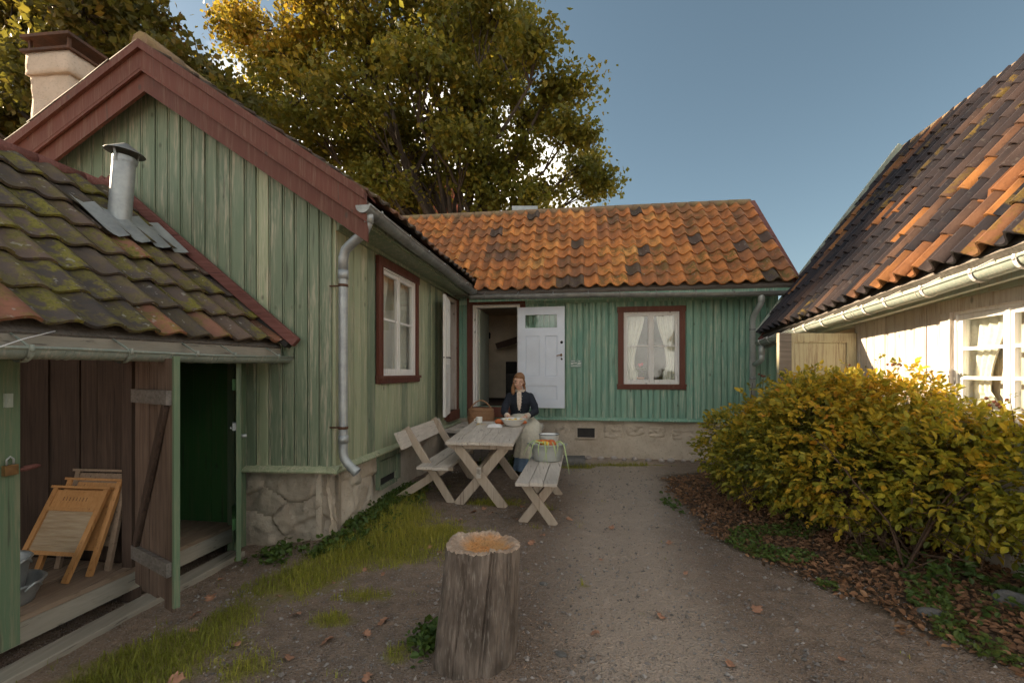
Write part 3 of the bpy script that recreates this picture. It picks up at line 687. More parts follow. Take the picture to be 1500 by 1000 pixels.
h = FL.p(3.40, 0, .065); fr = FL.p(2.66, 0, .21); e = (fr-h).normalized()
FD = Frame((h.x, h.y), (e.x, e.y), (FL.n.x, FL.n.y)); FD.n = Vector((-e.y, e.x, 0)); FD.n = FD.n if FD.n.dot(FL.n) > 0 else -FD.n
ld = panel_door('door', FD, .75, .83, 2.66, 'white', GH, [(.11, .35, 1.62, 2.5), (.42, .64, 1.62, 2.5), (.11, .64, .95, 1.5)])
hb = MB(); hb.tube([FD.p(.70, 1.72, .04), FD.p(.70, 1.72, .10), FD.p(.60, 1.71, .10)], .01, 6); hb.tube([FD.p(.755, 1.72, .02), FD.p(.80, 1.72, .02)], .01, 6); hb.build('handle', 'iron', ld)
# roof
e0 = Vector((-1.277, 3.925, 3.0)); r0 = Vector((-3.331, 4.069, 4.39)); l0 = Vector((-5.39, 4.21, 3.0)); LEN = 6.6
rb = MB(); slab(rb, e0, e0+dL*LEN, r0+dL*LEN, r0, .06); slab(rb, r0, r0+dL*LEN, l0+dL*LEN, l0, .06)
roofL = rb.build('roof', 'wgrey_dark', GH)
def zLeft(P):
    xe = -1.277+.1538*(P.y-3.925); return min(3.0+.672*(xe-P.x), 4.40)
def zBack(P):
    q = P-FB.o; return min(2.87+.98*(.45-q.dot(FB.n)), 4.83)
tile_roof(roofL, e0, e0+dL*5.28, r0+dL*5.28, r0, 24, 8, 'tile_grey', lambda i, j, a, b: (random.random(), random.random()*.5, 0, 1), .034,
          skip=lambda P: P.z < zBack(P)-.01, as_obj=lambda i, j: j < 2)
tile_roof(roofL, l0+dL*5.28, l0, r0, r0+dL*5.28, 24, 8, 'tile_grey', lambda i, j, a, b: (random.random(), .4, 0, 1), .034, as_obj=lambda i, j: False)
rt = MB(); k = 0
while k < 15:
    p = r0+dL*(k*.36)+Z*.075; rt.tube([p, p+dL*.39], [.085, .095], 8); k += 1
rt.build('ridge_tile', 'ridge_tile', roofL)
# barge boards
gA = FG.p(APX, 4.43, .22); gR = FG.p(-.40, 4.43-.679*(APX+.40), .22); gLft = FG.p(APX+2.06, 4.43-.679*2.06, .22)
def barge(a, b, off, wd, th, dd, name):
    a, b = Vector(a), Vector(b); x = (b-a).normalized(); nn = FG.n; dn = x.cross(nn); dn = dn if dn.z < 0 else -dn
    vert = -Z
    cosv = abs(dn.z)
    # vertical cuts at the ends keep the apex mitre plumb
    q = []
    for d_ in (dd, dd+th):
        for P in (a, b):
            q.append(P+nn*d_+vert*(off/cosv)); q.append(P+nn*d_+vert*((off+wd)/cosv))
    # q: a-top0,a-bot0,b-top0,b-bot0,a-top1,a-bot1,b-top1,b-bot1
    return MB().hexa([q[1], q[3], q[7], q[5], q[0], q[2], q[6], q[4]]).build(name, 'red', GH)
for E in (gR, gLft):
    barge(gA, E, .0, .175, .03, -.02, 'barge_board'); barge(gA, E, .0, .045, .03, .012, 'barge_moulding'); barge(gA, E, .175, .16, .03, -.055, 'under_board'); barge(gA, E, .168, .03, .02, -.012, 'barge_bead')
    barge(gA, E, -.02, .02, .26, -.22, 'verge_cap')
    barge(gA, E, .06, .02, .2, -.23, 'verge_soffit')
fb = MB(); fb.fbox(FL, -.0, 4.1, .02, .30, 2.84, 2.885); fb.fbox(FL, -.0, 4.1, .022, .06, 2.80, 2.84); fb.build('eaves_board', 'sage', GH)
MB().fbox(FL, -.1, 3.95, .30, .325, 2.86, 2.99).build('fascia', 'sage', GH)
gl = gutter(GH, FL.p(-.22, 2.93, .40), FL.p(3.93, 2.885, .40), .066, 'zincdark', 7, FL.n)
dp = MB(); c0 = FL.p(-.045, 0, .125)
dp.tube([FL.p(-.12, 2.90, .40), FL.p(-.12, 2.80, .40)], .046, 14); dp.tube([FL.p(-.12, 2.84, .40), FL.p(-.12, 2.79, .392), FL.p(-.11, 2.73, .36), FL.p(-.075, 2.645, .22), FL.p(-.055, 2.60, .155), c0+Z*2.53, c0+Z*2.4], .043, 14)
dp.tube([c0+Z*2.42, c0+Z*.78, c0+Z*.72+FL.n*.012, c0+Z*.67+FL.n*.05, c0+Z*.61+FL.n*.12], .040, 14, False); dp.tube([c0+Z*2.34, c0+Z*2.42], .046, 14); dp.tube([c0+Z*.93, c0+Z*.86], .046, 14); dp.tube([c0+Z*.625+FL.n*.105, c0+Z*.60+FL.n*.135], .046, 14, False)
dpo = dp.build('downpipe', 'zinc', GH)
for zz in (2.28, 1.0):
    MB().tube([c0+Z*zz, c0+Z*zz-FL.n*.13], .008, 6).tube([c0+Z*(zz-.012), c0+Z*(zz+.012)], .045, 14).build('pipe_clamp', 'rust', dpo)
# chimney
def chim_box(x0, x1, y0, y1, z0, z1, rot=R(-6)):
    cx, cy = (x0+x1)/2, (y0+y1)/2
    return dict(Mx=Matrix.Translation((cx, cy, 0)) @ Matrix.Rotation(rot, 4, 'Z'), x0=x0-cx, x1=x1-cx, y0=y0-cy, y1=y1-cy, z0=z0, z1=z1)
def rough_box(mb, b, amp, seed, n=10):
    x0, x1, y0, y1, z0, z1 = [b[k] for k in ('x0', 'x1', 'y0', 'y1', 'z0', 'z1')]; rings = []
    nz = max(3, int((z1-z0)/.05))
    for j in range(nz+1):
        z = z0+(z1-z0)*j/nz; r_ = []
        for (ax, ay), (bx, by) in (((x0, y0), (x1, y0)), ((x1, y0), (x1, y1)), ((x1, y1), (x0, y1)), ((x0, y1), (x0, y0))):
            for k in range(n):
                u = k/n; x = ax+(bx-ax)*u; y = ay+(by-ay)*u; h = 1+amp*mnoise.fractal(Vector((x*5, y*5, z*5+seed)), 1, 2, 3)
                r_.append(b['Mx'] @ Vector((x*h, y*h, z)))
        rings.append(r_)
    return mb.rings(rings, True, True)
mb = MB(); rough_box(mb, chim_box(-4.86, -4.43, 4.6, 5.05, 2.9, 4.52), .05, 1.); mb2 = rough_box(MB(), chim_box(-4.89, -4.40, 4.57, 5.08, 4.50, 4.72), .03, 2.)
chm = mb.build('chimney', 'chimney', roofL); mb2.build('chimney_collar', 'chimney', chm)
cc = chim_box(-4.92, -4.37, 4.54, 5.11, 4.72, 4.745); mb = MB().box(*[cc[k] for k in ('x0', 'x1', 'y0', 'y1', 'z0', 'z1')], cc['Mx']); mb.build('chimney_flashing', 'rust', chm)
mb = MB(); mb.box(-.275, .275, -.285, .285, 4.86, 4.89, cc['Mx'])
for sx in (-.22, .22):
    for sy in (-.23, .23): mb.box(sx-.012, sx+.012, sy-.012, sy+.012, 4.745, 4.86, cc['Mx'])
mb.build('chimney_cap', 'rust', chm)

# ------------------------------------------------------------------ long house across the back
BH = thing('back_house', 'teal green board house with orange pantile roof across the back of the yard', 'house', (1.3, 9.4, 0))
BD = (.30, 1.12, .88, 2.68); BW = (2.856, 3.97, 1.205, 2.63)
rough_wall(FB, -.1, 5.5, -.25, .67, -.03, .022, 1.8, 9.1, .035).build('foundation', 'plaster', BH); fbk = [o for o in bpy.data.objects if o.name.startswith('foundation') and o.parent == BH][0]
for (cx, cz, rx, rz, th) in ((1.9, .42, .16, .12, .008), (2.78, .47, .17, .12, .012), (3.15, .48, .15, .10, .014), (3.5, .47, .14, .09, .012), (3.95, .42, .2, .1, .010), (4.35, .38, .18, .1, .010)):
    stone(FB, cx, cz, rx, rz, -.03, th, sd.randint(0, 99)).build('stone', 'plaster', fbk)
MB().fbox(FB, 2.16, 2.46, -.05, .004, .355, .52).build('vent_hole_shade', 'interior_dark', BH)  # solid dark panel painted in for the shaded hole
vf = MB(); vf.fbox(FB, 2.13, 2.16, -.05, .02, .335, .54); vf.fbox(FB, 2.46, 2.49, -.05, .02, .335, .54); vf.fbox(FB, 2.16, 2.46, -.05, .02, .335, .355); vf.fbox(FB, 2.16, 2.46, -.05, .02, .52, .54); vf.build('vent_frame', 'plaster', BH)
wb = wall_sheet(FB, -.05, 5.42, .66, 2.95, [BD, (BW[0]+.08, BW[1]-.08, BW[2]+.08, BW[3]-.08)]).build('front_wall', 'teal', BH)
board_wall(FB, 5.4, .70, 2.95, .105, [(.17, 1.2, .66, 2.82), BW], 'teal', wb, s_start=-.02)
lb = MB(); pr = [(-.02, .655), (.075, .655), (.082, .668), (.07, .685), (.02, .71), (-.02, .71)]; n = len(pr)
lb.add([FB.p(1.2, z, d) for d, z in pr]+[FB.p(5.45, z, d) for d, z in pr], [(k, (k+1) % n, n+(k+1) % n, n+k) for k in range(n)]+[tuple(range(n)), tuple(range(2*n-1, n-1, -1))]); lb.build('water_board', 'teal', BH)
ew = MB()  # plain end and rear walls
ew.fbox(FB, 5.42, 5.45, -3.0, 0, -.2, 2.95); ew.fbox(FB, -3.2, 5.45, -3.05, -3.0, -.2, 2.95); ew.add([FB.p(5.435, 2.9, .1), FB.p(5.435, 2.9, -3.1), FB.p(5.435, 4.75, -1.52)], [(0, 1, 2)]); ew.build('rear_wall', 'teal', BH)
window(BH, FB, *BW, 'red', 'white')
kr = room(BH, FB, .0, 2.5, .87, 2.85, 2.6, 'interior', 'kitchen'); room(BH, FB, 2.55, 5.3, .87, 2.85, 2.6, 'interior_dark', 'parlour')  # parlour walls near black, painting in the unlit room
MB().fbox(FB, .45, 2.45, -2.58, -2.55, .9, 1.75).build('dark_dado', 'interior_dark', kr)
MB().fbox(FB, .01, 2.45, -2.59, -.14, .875, .885).build('kitchen_floor', 'wbrown', kr)
MB().beam(FB.p(.35, 2.08, -1.9), FB.p(1.5, 2.42, -1.9), .12, .13).build('hood_beam', 'wbrown', kr)
st = MB(); st.fbox(FB, .62, 1.5, -2.4, -1.85, 1.12, 1.42); st.fbox(FB, .58, 1.54, -2.44, -1.8, 1.42, 1.46)
for a in (.68, 1.44):
    for d in (-2.3, -1.92): st.fbox(FB, a-.03, a+.03, d-.03, d+.03, .885, 1.12)
st.tube([FB.p(1.15, 1.46, -2.25), FB.p(1.15, 2.7, -2.25)], .085, 12); st.fbox(FB, .7, 1.05, -1.85, -1.835, 1.17, 1.37); st.build('stove', 'iron', kr)
MB().lathe([(0, 0), (.07, 0), (.085, .05), (.075, .12), (.05, .13), (.05, .16), (.015, .17), (0, .19)], 16, Matrix.Translation(FB.p(.98, 1.46, -1.95))).build('copper_kettle', 'copper', kr)
MB().lathe([(0, 0), (.05, 0), (.055, .1), (.04, .13), (0, .13)], 12, Matrix.Translation(FB.p(.3, 2.2, -1.2))).build('hanging_pot', 'iron', kr)
dc = MB(); dc.fbox(FB, .17, .275, -.01, .05, .70, 2.80); dc.fbox(FB, 1.14, 1.24, -.01, .035, .70, 2.80); dc.fbox(FB, .17, 1.24, -.01, .056, 2.80 if False else 2.72, 2.84); dc.fbox(FB, .275, 1.14, -.10, .07, .69, .875)
dcb = dc.build('door_casing', 'red', BH)
jb = MB(); jb.fbox(FB, .275, .325, -.14, .03, .875, 2.72); jb.fbox(FB, 1.09, 1.14, -.14, .03, .875, 2.72); jb.fbox(FB, .325, 1.09, -.14, .03, 2.67, 2.72); jb.fbox(FB, .325, .345, -.14, -.02, .875, 2.67); jb.build('door_jamb', 'white', dcb)
MB().fbox(FB, .33, .37, -.95, -.14, .88, 2.66).build('inner_door', 'greygreen', kr)
h = FB.p(1.12, 0, .075); fr = FB.p(1.93, 0, .13); e = (fr-h).normalized(); FW = Frame((h.x, h.y), (e.x, e.y), (FB.n.x, FB.n.y)); nn = Vector((-e.y, e.x, 0)); FW.n = nn if nn.dot(FB.n) > 0 else -nn
wdr = panel_door('door', FW, .825, .875, 2.645, 'door_white', BH, [(.12, .40, 1.41, 2.15), (.47, .71, 1.41, 2.15), (.12, .71, 1.0, 1.27), (.13, .695, 2.28, 2.51)], glass=3)
hb = MB(); hb.tube([FW.p(.765, 1.80, .04), FW.p(.765, 1.80, .09), FW.p(.69, 1.785, .09)], .01, 8); hb.lathe([(0, 0), (.022, 0), (.022, .008), (0, .01)], 12, Matrix.Translation(FW.p(.765, 1.80, .04)) @ Matrix.Rotation(R(90), 4, 'X')); hb.build('handle', 'brass', wdr)
for zz, rr in ((2.02, .026), (1.73, .018)): MB().lathe([(0, .014), (rr*.8, .012), (rr, 0)], 12, Matrix.Translation(FW.p(.775, zz, .04)) @ Matrix.Rotation(R(90), 4, 'X')).build('keyhole', 'iron', wdr)
# plaque: too small to read, only light lines
pq = MB().fbox(FB, 2.03, 2.24, .03, .04, 1.575, 1.715).build('plaque', 'plaque', BH)
pb = MB()
for a0, a1, zz in ((2.05, 2.12, 1.695), (2.175, 2.21, 1.692), (2.045, 2.15, 1.662), (2.165, 2.225, 1.662), (2.05, 2.085, 1.645), (2.16, 2.215, 1.645), (2.05, 2.215, 1.615)): pb.fbox(FB, a0, a1, .04, .0415, zz-.004, zz+.004)
pb.build('print', 'print', pq)
# roof
RR = 5.53; RLs = -3.3
eL, eR = FB.p(RLs, 2.87, .45), FB.p(RR, 2.87, .45); rL, rR = FB.p(RLs, 4.86, -1.52), FB.p(RR, 4.80, -1.52); bL_, bR_ = FB.p(RLs, 2.87, -3.49), FB.p(RR, 2.87, -3.49)
mb = MB(); slab(mb, eL, eR, rR, rL, .06); slab(mb, rL, rR, bR_, bL_, .06); roofB = mb.build('roof', 'wgrey_dark', BH)
def colB(i, j, nc, nr):
    x = (i+.5)/nc
    base = .58+.42*mnoise.noise(Vector((i*.33, j*.42, 2.)))+.30*mnoise.noise(Vector((i*1.7, j*.8, 5.)))+random.uniform(-.12, .12)
    if random.random() < .035: base = random.random()*.15
    if x < .5: base *= .62+.7*x  # tile colour darkened towards the left, painting in the shade there
    if x > .9: base *= .85
    return (min(1, max(.04, base)), (random.random()**1.5)*(.9 if (j < 4 and x > .62) else .45), 0, 1)
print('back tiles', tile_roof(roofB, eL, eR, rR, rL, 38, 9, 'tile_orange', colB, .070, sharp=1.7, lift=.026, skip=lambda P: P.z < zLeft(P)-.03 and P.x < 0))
rt = []
for k in range(24):
    a = rR.lerp(rL, k/24); b = rR.lerp(rL, (k+1.12)/24); MB().tube([a+Z*.055, b+Z*.05], [.075, .085], 8).build('ridge_tile', 'ridge_tile', roofB)
vg = MB(); vg.beam(FB.p(RR+.03, 2.86, .50), FB.p(RR+.03, 4.87, -1.50), .10, .05); vg.beam(FB.p(RR+.055, 2.76, .48), FB.p(RR+.055, 4.76, -1.50), .025, .16, FB.e); vg.build('verge_board', 'redworn', BH)
vg2 = MB().beam(FB.p(RR+.03, 2.86, -3.5), FB.p(RR+.03, 4.87, -1.52), .10, .05).build('verge_board', 'redworn', BH)
fb = MB(); fb.fbox(FB, .3, 5.45, .02, .38, 2.80, 2.83); fb.fbox(FB, .3, 5.5, .38, .40, 2.72, 2.90); fb.fbox(FB, .0, 5.4, .024, .05, 2.72, 2.80); fb.build('eaves_board', 'teal', BH)
gb = gutter(BH, FB.p(.34, 2.82, .47), FB.p(5.45, 2.745, .47), .062, 'zincdark', 9, FB.n)
pp = FB.p(5.02, 0, .09); dp = MB(); dp.tube([FB.p(5.02, 2.76, .46), FB.p(5.02, 2.60, .46)], .05, 12); dp.tube([FB.p(5.02, 2.66, .46), FB.p(5.02, 2.58, .44), FB.p(5.02, 2.42, .14), pp+Z*2.34, pp+Z*.2], .045, 12)
dpb = dp.build('downpipe', 'zinclight', BH)
for zz in (2.2, 1.4): MB().tube([pp+Z*(zz-.015), pp+Z*(zz+.015)], .052, 12).build('pipe_clamp', 'zincdark', dpb)
mb = MB(); mb.box(.0, .55, -.2, .2, 4.5, 5.06, Matrix.Translation((.0, 9.95, 0))); mb.build('roof_hatch', 'zinc', roofB)

# ------------------------------------------------------------------ pale house on the right
eR_ = Vector((-.187, -.982, 0)).normalized()
FR = Frame((4.25, 7.14), (eR_.x, eR_.y), (-.982, .187))
RH = thing('pale_house', 'pale cream board house with dark steep tile roof and green gutter, at right', 'house', (4.6, 4.6, 0))
RW = (3.42, 4.62, 1.06, 2.10); RD = (1.22, 2.12, .25, 2.02)
E1 = Vector((3.95, 7.2, 2.07)); E2 = E1+eR_*5.6; E2.z = 2.335; R1 = Vector((5.92, 6.83, 4.80)); R2 = R1+eR_*5.6; R2.z = 4.77
wr = wall_sheet(FR, 0, 5.6, -.2, 2.32, [RD, (RW[0]+.08, RW[1]-.08, RW[2]+.08, RW[3]-.08)]).build('front_wall', 'cream', RH)
board_wall(FR, 5.6, .2, lambda a: 2.17+.045*a, .15, [(RD[0]-.08, RD[1]+.08, 0, 2.1), (RW[0], RW[1], RW[2]-.02, 2.2)], 'cream', wr)
rough_wall(FR, 0, 5.6, -.2, .22, .03, .02, 2., 3.3, .06).build('foundation', 'plaster', RH)
room(RH, FR, 2.6, 5.5, .4, 2.25, .55, 'cream'); room(RH, FR, .9, 2.5, .25, 2.25, 1.8, 'interior', 'entry')
win = window(RH, FR, *RW, 'cream', 'white', 2, 3, cw=.12)
backing(win, FR, RW[0]+.1, RW[1]-.1, RW[2]+.1, RW[3]-.08, 'cream', -.135, 6)
MB().fbox(FR, RW[0]-.02, RW[1]+.02, .02, .075, RW[3]-.02, RW[3]+.05).fbox(FR, RW[0]-.04, RW[1]+.04, .02, .095, RW[3]+.05, RW[3]+.07).build('window_hood', 'greygreen', win)
MB().fbox(FR, RW[0]-.03, RW[1]+.03, .02, .10, RW[2]-.06, RW[2]-.02).fbox(FR, RW[0]-.0, RW[1]+.0, .02, .055, RW[2]-.28, RW[2]-.06).build('apron_board', 'greygreen', win)
dc = MB(); dc.fbox(FR, RD[0]-.09, RD[0], -.01, .04, .2, 2.1); dc.fbox(FR, RD[1], RD[1]+.09, -.01, .04, .2, 2.1); dc.fbox(FR, RD[0]-.09, RD[1]+.09, -.01, .045, 2.1, 2.16); dc.build('door_casing', 'cream', RH)
MB().fbox(FR, -.06, .10, -.02, .05, -.1, 2.05).build('corner_board', 'cream', RH)
h = FR.p(2.13, 0, .05); fr = h+Vector((-.885, -.03, 0)); e = (fr-h).normalized(); FO = Frame((h.x, h.y), (e.x, e.y), (0, -1)); nn = Vector((-e.y, e.x, 0)); FO.n = nn if nn.y < 0 else -nn
odr = panel_door('door', FO, .88, .26, 1.93, 'door_old', RH, [(.10, .72, 1.50, 1.84), (.10, .40, .95, 1.36), (.47, .74, .95, 1.36), (.10, .74, .4, .85)])
MB().fbox(FO, .745, .88, .041, .052, .26, 1.93).build('weathered_edge_board', 'wgrey_dark', odr)
MB().ell(FO.p(.80, 1.16, .07), (.035, .035, .035)).tube([FO.p(.80, 1.16, .04), FO.p(.80, 1.16, .07)], .012, 8).build('handle', 'iron', odr)
mb = MB(); slab(mb, E1, E2, R2, R1, .06); bR1 = R1+Vector((1.97, -.37, -2.7)); bR2 = R2+Vector((1.97, -.37, -2.7)); slab(mb, R1, R2, bR2, bR1, .06); roofR = mb.build('roof', 'wgrey_dark', RH)
mb = MB(); mb.add([FR.p(.02, 2.0, 0), FR.p(.02, 2.0, -3.5), FR.p(.02, 4.7, -1.75)], [(0, 1, 2)]); mb.fbox(FR, .0, .03, -3.5, -.12, -.2, 2.02); mb.fbox(FR, 0, 5.6, -3.53, -3.5, -.2, 2.1); mb.build('end_wall', 'cream', RH)
def colR(i, j, nc, nr):
    c = .40+.55*mnoise.noise(Vector((i*1.9, j*.33, 8.)))+.22*mnoise.noise(Vector((i*.4, j*.3, 3.)))+random.uniform(-.14, .14)
    if random.random() < .07+(.2 if i < 3 else 0)+(.12 if j < 1 else 0): c = random.uniform(.72, 1.)
    return (min(1, max(0, c)), (random.random() < .10)*random.uniform(.4, 1.), 0, 1)
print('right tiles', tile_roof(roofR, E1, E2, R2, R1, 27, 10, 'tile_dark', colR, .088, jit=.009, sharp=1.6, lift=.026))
for k in range(15):
    a = R1.lerp(R2, k/15); b = R1.lerp(R2, (k+1.1)/15); MB().tube([a+Z*.06, b+Z*.05], [.07, .08], 8).build('ridge_tile', 'ridge_tile', roofR)
ex = -eR_
vb = MB(); vb.beam(E1+ex*.05+Z*.03, R1+ex*.05+Z*.10, .035, .20, FR.n.cross(ex)); vb.beam(E1+ex*.02+Z*.08, R1+ex*.02+Z*.13, .12, .03, Vector((-.8, .15, .6))); vb.build('verge_board', 'greygreen', RH)
MB().beam(E1+ex*.02-Z*.08, R1+ex*.02-Z*.05, .05, .12, Vector((-.8, .15, .6))).build('verge_soffit', 'redworn', RH)
outR = FR.n
ga_, gb_ = E1+outR*.03+eR_*(-.02)-Z*.10, E2+outR*.03-Z*.105
fb = MB(); n = 8
fb.beam(E1-outR*.06-Z*.11, E2-outR*.06-Z*.10, .03, .16, Z); fb.build('fascia', 'greygreen', RH)
MB().hexa([E1-outR*.07-Z*.16, E2-outR*.07-Z*.15, E2-outR*.40-Z*.13, E1-outR*.40-Z*.14, E1-outR*.07-Z*.14, E2-outR*.07-Z*.13, E2-outR*.40-Z*.11, E1-outR*.40-Z*.12]).build('soffit', 'greygreen', RH)
gr = gutter(RH, ga_, gb_, .062, 'gutgreen', 14, outR, 'white')
dp = MB(); q = ga_+eR_*.12; tgt = FB.p(5.04, 1.63, .10)
dp.tube([q-Z*.05, q-Z*.20], .045, 12); dp.tube([q-Z*.16, q-Z*.27, q.lerp(tgt, .35)-Z*.19, tgt], .04, 12); dp.build('downpipe', 'zinclight', RH)
for o in [o for o in bpy.data.objects if o.name.startswith('gutter') and o.parent == RH]: pass

# ------------------------------------------------------------------ shed against the gable
FS = Frame((-2.48, 4.16), (-.152, -.988), (.988, -.152))
SH = thing('shed', 'low green outbuilding with mossy tile roof and open plank doors, at far left', 'shed', (-3.0, 2.9, -.1))
sE, sN = Vector((-2.11, 4.17, 1.73)), Vector((-2.53, 1.42, 1.685)); sR, sRn = Vector((-3.63, 4.27, 3.10)), Vector((-4.05, 1.52, 3.10))
mb = MB(); slab(mb, sN, sE, sR, sRn, .05); bk = Vector((-1.5, .15, -1.35)); slab(mb, sRn, sR, sR+bk, sRn+bk, .05); roofS = mb.build('roof', 'wgrey_dark', SH)
def colS(i, j, nc, nr):
    c = random.random()*.72
    if random.random() < .05 or (j == 0 and random.random() < .3): c = random.uniform(.8, 1)
    return (c, max(0, random.gauss(.85, .35)) if random.random() < .8 else .2, 0, 1)
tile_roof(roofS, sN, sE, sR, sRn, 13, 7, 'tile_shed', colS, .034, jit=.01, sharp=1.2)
for k in range(8):
    a = sR.lerp(sRn, k/8); b = sR.lerp(sRn, (k+1.1)/8); MB().tube([a+Z*.055, b+Z*.05], [.06, .07], 8).build('ridge_tile', 'redworn', roofS)
vb = MB(); a, b = Vector((-1.93, 4.075, 1.765)), Vector((-3.70, 4.17, 3.26)); vb.beam(a, b, .055, .085, Vector((.6, 0, .8))); vb.build('verge_board', 'redworn', SH)
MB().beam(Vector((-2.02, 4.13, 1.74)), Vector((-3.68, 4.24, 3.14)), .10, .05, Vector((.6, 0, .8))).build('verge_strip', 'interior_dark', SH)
MB().beam(b+Vector((-.015, .0, .0)), b+Vector((-.28, .02, -.22)), .055, .085, Vector((-.6, 0, .8))).build('verge_board', 'redworn', SH)
gs = gutter(SH, sE+Vector((.06, .06, -.09)), sN+Vector((.06, 0, -.085)), .055, 'gutgreen', 6, FS.n)
MB().beam(sE+Vector((-.02, .0, -.075)), sN+Vector((-.02, 0, -.07)), .03, .12).build('fascia', 'beam', SH)
MB().tube([Vector((-2.34, 2.33, 1.71)), Vector((-2.25, 2.1, 1.655)), Vector((-2.14, 1.9, 1.605)), Vector((-1.98, 1.6, 1.56))], .003, 5).build('cord', 'clothwhite', gs)
# stove pipe with flashing
pb_ = Vector((-3.23, 3.73, 2.60)); fdx = (sE-sN).normalized(); fup = (sR-sE).normalized(); fn = fdx.cross(fup).normalized(); fn = fn if fn.z > 0 else -fn
fl = MB(); g = []
for j in range(2):
    for i in range(13):
        u = i/12-.5; g.append(pb_+Vector((.06, 0, 0))+fdx*(u*.72)+fup*((j-.5)*.40)+fn*(.115+.022*math.cos(u*26)-.01*(1-j)*.5))
fl.add(g, [(i, i+1, 13+i+1, 13+i) for i in range(12)], True)
sp = MB(); top = pb_+Vector((.055, 0, .66)); sp.tube([pb_-Z*.05, pb_+(top-pb_)*.5, top], .078, 20, False); sp.tube([top-Z*.05, top-Z*.02], .082, 20, False)
po = sp.build('stove_pipe', 'zinc', roofS); fl.build('pipe_flashing', 'zinc', po)
cpm = MB(); cpm.lathe([(.0, .115), (.02, .11), (.135, .035), (.137, .03), (.02, .098), (0, .1)], 22, Matrix.Translation(top) @ Matrix.Rotation(R(5), 4, 'Y'))
for k in range(3):
    an = k*2.1+.5; cpm.beam(top+Vector((math.cos(an)*.08, math.sin(an)*.08, -.06)), top+Vector((math.cos(an)*.10, math.sin(an)*.10, .055)), .02, .004, (math.cos(an), math.sin(an), 0))
cpm.build('pipe_cap', 'zincdark', po)
# shed body: front posts, floor, base beams, partitions
ZF = .14
pw = MB(); pw.fbox(FS, 1.66, 2.05, -.03, .012, .0, 1.66); fpost = pw.build('front_plank', 'green', SH)
MB().fbox(FS, 2.06, 2.9, -.03, .01, .0, 1.66).build('front_wall', 'green', SH)
MB().fbox(FS, -.05, .10, -.05, .015, -.1, 1.66).build('corner_post', 'green', SH)
MB().fbox(FS, .945, 1.01, -.09, -.01, -.1, 1.66).build('door_post', 'wbrown', SH)
MB().fbox(FS, -.05, 2.9, -.10, -.012, 1.60, 1.70).build('lintel', 'wbrown', SH)
fl_ = MB()
for (s0, s1) in ((.05, .88), (.95, 2.9)):
    dd = -.005
    for k in range(7):
        MB().fbox(FS, s0, s1, dd-.165, dd, ZF-.03, ZF+random.uniform(-.003, .003)).build('floor_plank', 'floorwood', SH); dd -= .17
    MB().fbox(FS, s0-.02, s1+.02, -.03, -.003, ZF-.15, ZF-.032).build('floor_beam', 'beam', SH)
MB().fbox(FS, -.1, 2.9, -1.5, -.20, -.35, -.03).build('underfloor_shade', 'interior_dark', SH)  # dark block painting in the shade of the gap below the floor
MB().beam(FS.p(.15, -.11, .09), FS.p(2.9, -.13, .10), .15, .09).build('ground_sill', 'beam', SH)
def spart(s0, s1, d0, d1, z0):   # a board whose top follows the underside of the roof
    zt = lambda d: 1.62+.885*(.37-d)
    return MB().hexa([FS.p(s0, z0, d0), FS.p(s0, z0, d1), FS.p(s1, z0, d1), FS.p(s1, z0, d0), FS.p(s0, zt(d0), d0), FS.p(s0, zt(d1), d1), FS.p(s1, zt(d1), d1), FS.p(s1, zt(d0), d0)])
def vboards(s_at, d0, d1, z1, wid, mat, name, flip=1):   # partition boards facing the camera
    d = d0
    while d > d1:
        wd = wid*random.uniform(.8, 1.25); off = random.uniform(-.006, .006)
        spart(s_at+off, s_at+.025+off, d-wd+.003, d-.002, ZF).build(name, mat, SH); d -= wd
vboards(.90, -.10, -1.45, 2.1, .13, 'wbrown', 'partition_board')
spart(.885, .899, -1.49, -.09, .0).build('partition', 'wbrown', SH)
vboards(.02, -.06, -1.3, 2.1, .2, 'green_deep', 'inner_board'); spart(.87, .884, -1.3, -.1, .1).build('inner_wall', 'green_deep', SH)
MB().fbox(FS, .0, 2.9, -1.54, -1.5, -.1, 2.5).build('rear_wall', 'wbrown', SH)
# plank doors
def plank_door(h, fr, z0, z1, mat, npl, brmat, brace, edgemat, inside, braces_at):
    h, fr = Vector(h), Vector(fr); e = (fr-h).normalized(); F = Frame((h.x, h.y), (e.x, e.y), (0, 0)); nn = Vector((-e.y, e.x, 0)); F.n = nn if nn.dot(Vector(inside)) > 0 else -nn
    L = (fr-h).length; dr = MB().fbox(F, .01, L-.005, -.026, -.018, z0+.02, z1-.02).build('door', edgemat, SH)
    for k in range(npl):
        a = L*k/npl; b = L*(k+1)/npl; MB().fbox(F, a+.002, b-.002, -.018, .0+random.uniform(-.002, .003), z0+random.uniform(-.03, .02), z1+random.uniform(-.03, .015)).build('plank', mat, dr)
    MB().fbox(F, L-.005, L+.02, -.03, .004, z0, z1).build('edge_strip', edgemat, dr)
    for zz in braces_at: MB().fbox(F, .02, L-.01, .004, .032, zz-.045, zz+.045).build('batten', brmat, dr)
    if brace: MB().beam(F.p(.06, braces_at[0]+.05, .018), F.p(L-.06, braces_at[1]-.045, .018), .028, .055, F.n.cross(Z) if False else Z).build('brace', brmat if brace is True else brace, dr)
    return dr, F, L
d1, FD1, L1 = plank_door(FS.p(1.01, 0, .02), (-2.115, 2.84, 0), .03, 1.60, 'wdoor', 5, 'wgrey_dark', 'wbrown', 'green', (-.5, -1, 0), (.27, 1.34))
d2, FD2, L2 = plank_door(FS.p(.08, 0, .02), (-2.225, 3.68, 0), -.02, 1.57, 'green_deep', 4, 'green_deep', None, 'green', (-1, .1, 0), (.27, 1.40))
